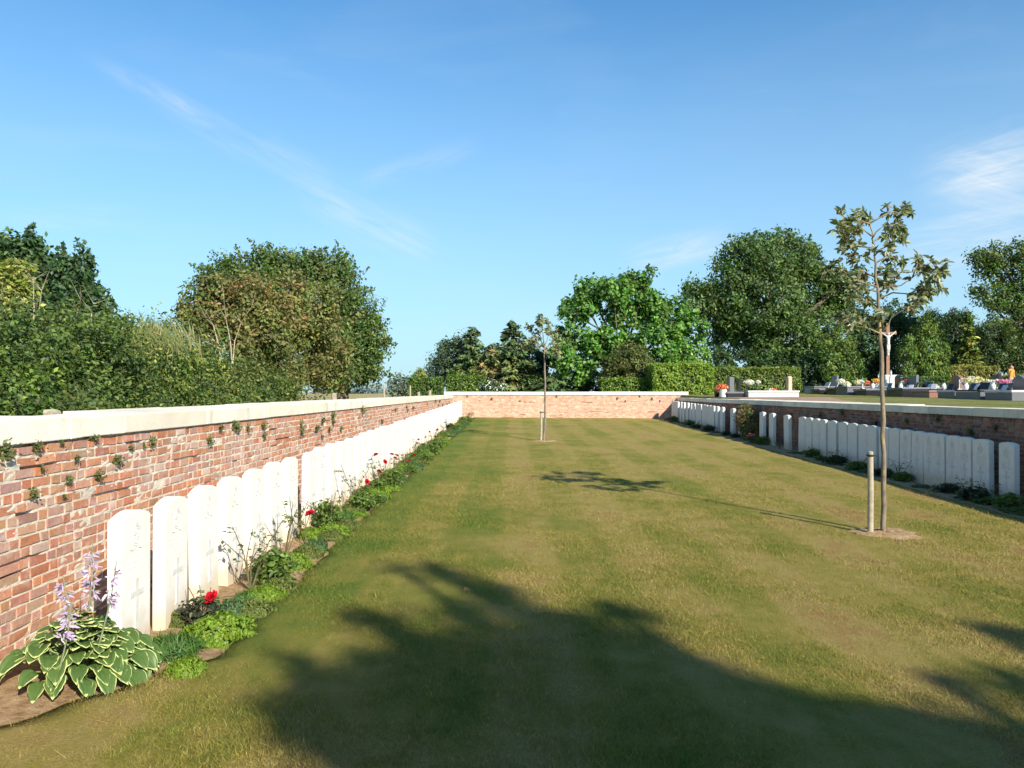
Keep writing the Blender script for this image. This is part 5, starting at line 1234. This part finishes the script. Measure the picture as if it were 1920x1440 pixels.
for i in range(22):
    k = (0, 3, 2, 0, 1, 2, 3, 0, 2, 3, 0)[i % 11]; cnt[k] += 1
    ornament(k, 1556 + i * 16.2 + rnd.uniform(-4, 4), i, '%s on the tomb row, %s of its kind from the left' % (KN[k], ordn(cnt[k])))
def flowers(px, py, d, w, h, pal, label, pot=None, pot_h=.16, seed=0):
    f = 1.55 if px > 1500 else 1.0; w *= f; h *= f * .95; p = at(px, py, d); root = tag(empty('flower_pot', (p.x, p.y, p.z - h / 2)), label, 'flowers', 'flowers on the graves'); rng = np.random.default_rng(seed + int(px)); n = int(160 * max(w, .2) * max(h, .2) * 14)
    dd = unit(rng.normal(size=(n, 3))); P = dd * rng.random((n, 1)) ** .35 * np.array([w / 2, w / 2.4, h / 2]) + np.array([0, 0, h / 2]); V, Fq, C = leaf_cards(P, unit(dd + rng.normal(0, .5, (n, 3))), .075 * rng.uniform(.6, 1.3, n), palette(pal, n, rng, .12), rng, .85)
    np_mesh('blooms', V, Fq, PETAL, root, C=C); q = MB(); r = min(.14, w * .35)
    q.lathe([(r * .7, -pot_h), (r, -.01), (r * 1.08, -.01), (r * 1.08, .02), (r * .9, .02)], (0, 0, 0), 12); q.build('pot', pot or GREY, root); 
    return root
OR = [(.70, .22, .10), (.62, .16, .08), (.78, .34, .16)]; WH = [(.75, .75, .70), (.68, .70, .60), (.72, .66, .66)]; YE = [(.78, .62, .16), (.80, .72, .35), (.70, .60, .25)]; PK = [(.72, .25, .42), (.62, .18, .40), (.75, .42, .52)]; RD = [(.60, .04, .05), (.7, .08, .06)]; GN = [(.06, .12, .03), (.10, .17, .04)]
for i, (px, py, d, w, h, pal, lab, pot) in enumerate([(1354, 726, 33.2, .50, .36, OR, 'rusty orange flowers above a white planter by the wall', WHITE), (1344, 732, 33.6, .34, .26, OR + WH[:1], 'small orange and cream flowers left of the white planter', BLACK), (1404, 717, 35.4, .5, .3, WH, 'white flowers behind the black gravestone', GREY), (1421, 716, 35.5, .22, .18, YE[1:2] + WH, 'single creamy flower head right of the white bunch', GREY), (1412, 727, 35.2, .6, .28, GN, 'green leafy pot on the white tomb', GREY), (1450, 732, 34.4, .36, .26, OR + [(.8, .55, .4)], 'orange-pink ball of flowers on the white tomb', GREY), (1480, 739, 34.2, .12, .16, WH, 'tiny white flowers at the foot of the tan stone', WHITE),
        (1576, 716, 44.2, .34, .24, WH, 'white flower ball above the dark tomb', BLACK), (1574, 735, 42.6, .34, .16, WH, 'white pot of flowers low at the tomb edge, far left', WHITE), (1588, 722, 43.6, .3, .3, YE + WH, 'yellow and white lilies left of the sapling', GREY), (1593, 727, 42.8, .22, .2, WH, 'small white flowers beside the lilies', BLACK), (1611, 718, 42.6, .4, .26, WH + YE[:1], 'broad white bunch left of the orange flowers', GREY), (1614, 731, 41.6, .3, .22, WH, 'white planter bunch below the broad white bunch', WHITE), (1626, 718, 42.2, .22, .2, OR, 'small orange flowers left of the cross', BLACK), (1643, 714, 41.6, .3, .18, [(.85, .52, .12)], 'golden flowers beside the cross base', GREY), (1645, 725, 41.0, .28, .24, WH + [(.35, .32, .35)], 'dusky mixed flowers below the golden ones', GREY),
        (1700, 714, 38.7, .24, .12, RD, 'red flowers right of the black gravestone', BLACK), (1696, 719, 38.6, .3, .18, WH + [(.8, .62, .45)], 'cream flowers below the red ones', WHITE), (1697, 732, 38.0, .32, .2, WH, 'white flowers low beside the big grey gravestone', WHITE), (1755, 728, 36.4, .22, .2, WH, 'small white pot on the pale-topped tomb', WHITE), (1783, 733, 34.4, .3, .08, [(.75, .5, .35)], 'low peach flowers before the brown gravestone', BROWN), (1827, 714, 32.4, .6, .26, YE + WH, 'big yellow and white bunch right of the brown gravestone', GREY), (1843, 714, 32.2, .34, .16, YE[:1] + GN, 'yellow-green flowers right of the big yellow bunch', GREY), (1813, 718, 32.8, .3, .12, WH, 'white flowers touching the brown gravestone', WHITE), (1857, 724, 31.0, .44, .36, WH + [(.6, .5, .55)], 'grey-white spiky flowers in a silver vase', LGREY), (1868, 723, 30.4, .3, .34, WH, 'bright white flowers left of the dark oval plaque', WHITE), (1882, 716, 30.2, .34, .16, PK, 'pink flowers in front of the man in orange', GREY)]):
    flowers(px, py, d, w, h, pal, lab, pot, seed=i)
q = MB(); q.lathe([(.12, 0), (.14, .02), (.14, .27), (.11, .27)], n=14); o = q.build('planter', WHITE); o.location = (at(1356, 740, 33.1).x, 33.1, float(RG(33))); o.scale = (1.05, 1.05, 1.25); tag(o, 'white square-sided planter below the orange flowers', 'planter')

# figures: one continuous skinned body each
def skin_fig(name, pts, edges, mat, parent=None, sub=2):
    me = bpy.data.meshes.new(name); me.from_pydata([p[:3] for p in pts], edges, []); o = bpy.data.objects.new(name, me); COL.objects.link(o)
    if parent: o.parent = parent
    o.modifiers.new('skin', 'SKIN'); sv = me.skin_vertices[0].data
    for i, p in enumerate(pts): r = p[3]; sv[i].radius = (r, p[4] if len(p) > 4 else r); sv[i].use_root = (i == 0)
    sm = o.modifiers.new('sub', 'SUBSURF'); sm.levels = sub; sm.render_levels = sub; me.materials.append(mat); return o
def crucifix():
    d = 50.0; x = at(1664.5, 700, d).x; z0 = float(RG(d)); root = tag(empty('crucifix', (x, d, z0), R(-14)), 'tall wooden cemetery cross bearing a white figure', 'crucifix')
    wood = mat_plain('red_brown_wood', (.36, .19, .13), (.27, .14, .09), 12, .8, .3)
    q = MB(); zt = EYE + (HOR - 606) / F * d - z0; zb = EYE + (HOR - 625) / F * d - z0; q.box((0, 0, zt / 2), (.19, .16, zt)); q.box((-.30, 0, zb), (.40, .13, .16)); q.box((.30, 0, zb), (.40, .13, .16)); q.build('cross', wood, root, bevel=.015)
    fz = zb; y = -.20
    pts = [(0, y, fz - .62, .085, .07), (0, y, fz - .42, .095, .07), (0, y + .01, fz - .26, .11, .075), (0, y + .02, fz - .16, .045), (.02, y - .02, fz - .05, .07, .08), (.02, y - .02, fz + .04, .06),
           (.13, y + .02, fz - .17, .045), (.28, y + .05, fz - .04, .036), (.41, y + .08, fz + .08, .03), (.46, y + .08, fz + .12, .024), (-.13, y + .02, fz - .17, .045), (-.28, y + .05, fz - .04, .036), (-.41, y + .08, fz + .08, .03), (-.46, y + .08, fz + .12, .024),
           (.055, y, fz - .78, .06), (.045, y - .05, fz - 1.02, .048), (.03, y + .02, fz - 1.28, .036), (.02, y - .03, fz - 1.40, .03), (-.055, y, fz - .78, .06), (-.045, y - .05, fz - 1.02, .048), (-.03, y + .02, fz - 1.28, .036), (-.02, y - .03, fz - 1.40, .03)]
    skin_fig('white_figure', pts, [(0, 1), (1, 2), (2, 3), (3, 4), (4, 5), (2, 6), (6, 7), (7, 8), (8, 9), (2, 10), (10, 11), (11, 12), (12, 13), (0, 14), (14, 15), (15, 16), (16, 17), (0, 18), (18, 19), (19, 20), (20, 21)], WHITE, root)
    q = MB(); q.box((0.05, -.35, .32), (1.0, .5, .64)); q.box((0.08, -.32, .88), (.74, .40, .5)); q.build('pedestal', WHITE, root, bevel=.02)
crucifix()
def statue(px, py0, py1, d, label):
    p = at(px, py1, d); h = at(px, py0, d).z - p.z; q = MB(); q.lathe([(.15 * h, 0), (.16 * h, .04 * h), (.12 * h, .10 * h), (.13 * h, .3 * h), (.11 * h, .5 * h), (.14 * h, .70 * h), (.10 * h, .80 * h), (.045 * h, .84 * h), (.075 * h, .91 * h), (.05 * h, .98 * h), (.01 * h, h)], n=14)
    q.tube([(-.12 * h, 0, .7 * h), (-.14 * h, -.06 * h, .55 * h), (-.02 * h, -.13 * h, .58 * h)], [.045 * h, .04 * h, .03 * h], 6); q.tube([(.12 * h, 0, .7 * h), (.14 * h, -.06 * h, .55 * h), (.02 * h, -.13 * h, .58 * h)], [.045 * h, .04 * h, .03 * h], 6)
    z = float(RG(d)); q.box((0, 0, (z - p.z) / 2), (.34 * h, .34 * h, p.z - z)); o = q.build('statue', WHITE, smooth=False); o.location = p; tag(o, label, 'statue', 'small white statues by the cross')
statue(1650, 696, 722, 44, 'small white robed statue left of the cross base'); statue(1670.5, 694, 706, 49.2, 'tiny white robed statue on the right of the cross base')

def man():
    d = 48.8; x = at(1895.5, 700, d).x; z0 = float(RG(d)); root = tag(empty('person', (x, d, z0), R(18)), 'person in orange shirt and grey shorts, one arm raised to the face', 'person')
    skin = mat_plain('skin', (.52, .30, .21), (.46, .26, .18), 6, .6, 0); shirt = mat_plain('orange_cloth', (.72, .30, .03), (.62, .25, .025), 5, .85, .2, 30); shorts = mat_plain('grey_cloth', (.26, .23, .24), (.21, .19, .20), 6, .85, .2, 30)
    hair = mat_plain('brown_hair', (.06, .035, .02), None, 20, .7, .2); shoe = mat_plain('dark_shoe', (.05, .05, .055), None, 9, .6, 0); sock = mat_plain('white_sock', (.6, .6, .62), None, 9, .8, 0); eye = mat_plain('dark_eye', (.03, .02, .02), None, 9, .4, 0)
    pts = [(0, 0, .95, .125, .10), (0, 0, 1.12, .125, .095), (0, .01, 1.30, .15, .10), (0, .01, 1.41, .10, .08), (0, 0, 1.48, .052), (0, -.015, 1.56, .075, .085), (0, -.015, 1.64, .078, .09), (0, -.005, 1.70, .05, .06), (0, -.105, 1.585, .016), # 0-8 trunk, head, nose
           (-.19, .0, 1.39, .055), (-.30, -.05, 1.16, .043), (-.27, -.27, 1.36, .033), (-.20, -.30, 1.49, .026), (-.18, -.30, 1.53, .030, .016), # 9-13 raised arm
           (.19, .0, 1.39, .055), (.26, .02, 1.12, .043), (.25, -.08, .87, .033), (.24, -.10, .80, .030, .018), # 14-17
           (.09, 0, .86, .088), (.11, -.02, .50, .058), (.13, .03, .28, .052), (.13, .03, .09, .036), (.13, -.10, .04, .038, .03), # 18-22
           (-.09, 0, .86, .088), (-.12, -.05, .50, .058), (-.13, .02, .28, .052), (-.13, .02, .09, .036), (-.14, -.11, .04, .038, .03)]
    E = [(0, 1), (1, 2), (2, 3), (3, 4), (4, 5), (5, 6), (6, 7), (5, 8), (3, 9), (9, 10), (10, 11), (11, 12), (12, 13), (3, 14), (14, 15), (15, 16), (16, 17), (0, 18), (18, 19), (19, 20), (20, 21), (21, 22), (0, 23), (23, 24), (24, 25), (25, 26), (26, 27)]
    hands = [((-.18, -.30, 1.53), (.06, -.03, .9)), ((.24, -.10, .80), (0, -.15, -1))]
    for (hx, hy, hz), dv in hands:
        base = 13 if hx < 0 else 17; v = Vector(dv).normalized(); sd = v.cross(Vector((0, 1, 0.2))).normalized()
        for k, (off, L) in enumerate([(-.028, .062), (-.010, .075), (.009, .072), (.027, .058)]):
            i = len(pts); a = Vector((hx, hy, hz)) + sd * off + v * .035; b = a + v * L * .55; c = b + v * L * .4 + Vector((0, -.018, 0)); pts += [(*a, .010), (*b, .009), (*c, .007)]; E += [(base, i), (i, i + 1), (i + 1, i + 2)]
        i = len(pts); a = Vector((hx, hy, hz)) + sd * .035 + v * .0; b = a + sd * .02 + v * .045; pts += [(*a, .012), (*b, .009)]; E += [(base, i), (i, i + 1)]
    skin_fig('body', pts, E, skin, root)
    sp = [(0, 0, .93, .150, .125), (0, 0, 1.10, .150, .118), (0, .01, 1.29, .172, .12), (0, .01, 1.42, .11, .095), (-.19, 0, 1.40, .075), (-.275, -.035, 1.23, .068), (.19, 0, 1.40, .075), (.24, .015, 1.22, .068)]
    skin_fig('shirt', sp, [(0, 1), (1, 2), (2, 3), (3, 4), (4, 5), (3, 6), (6, 7)], shirt, root)
    skin_fig('shorts', [(0, 0, .93, .138, .115), (.10, 0, .82, .108), (.115, -.01, .64, .098), (.12, -.02, .50, .092), (-.10, 0, .82, .108), (-.12, -.03, .64, .098), (-.13, -.05, .50, .092)], [(0, 1), (1, 2), (2, 3), (0, 4), (4, 5), (5, 6)], shorts, root)
    skin_fig('hair', [(0, .012, 1.66, .083, .088), (0, .02, 1.715, .07, .075), (0, .06, 1.60, .05)], [(0, 1), (0, 2)], hair, root)
    q = MB(); q.blob((.03, -.098, 1.615), (.010, .01, .007)); q.blob((-.03, -.098, 1.615), (.010, .01, .007)); q.build('eyes', eye, root); q = MB(); q.box((0, -.100, 1.535), (.045, .012, .010)); q.build('mouth', mat_plain('lips', (.36, .14, .11), None, 9, .5, 0), root)
    for sx in (-1, 1): q = MB(); q.blob((sx * .082, 0, 1.60), (.012, .02, .03)); q.build('ear', skin, root)
    for sx in (-1, 1):
        skin_fig('shoe', [(sx * .132, .05, .045, .05), (sx * .135, -.06, .045, .05), (sx * .14, -.15, .038, .042)], [(0, 1), (1, 2)], shoe, root); skin_fig('sock', [(sx * .13, .025, .08, .042), (sx * .13, .025, .17, .044)], [(0, 1)], sock, root)
man()
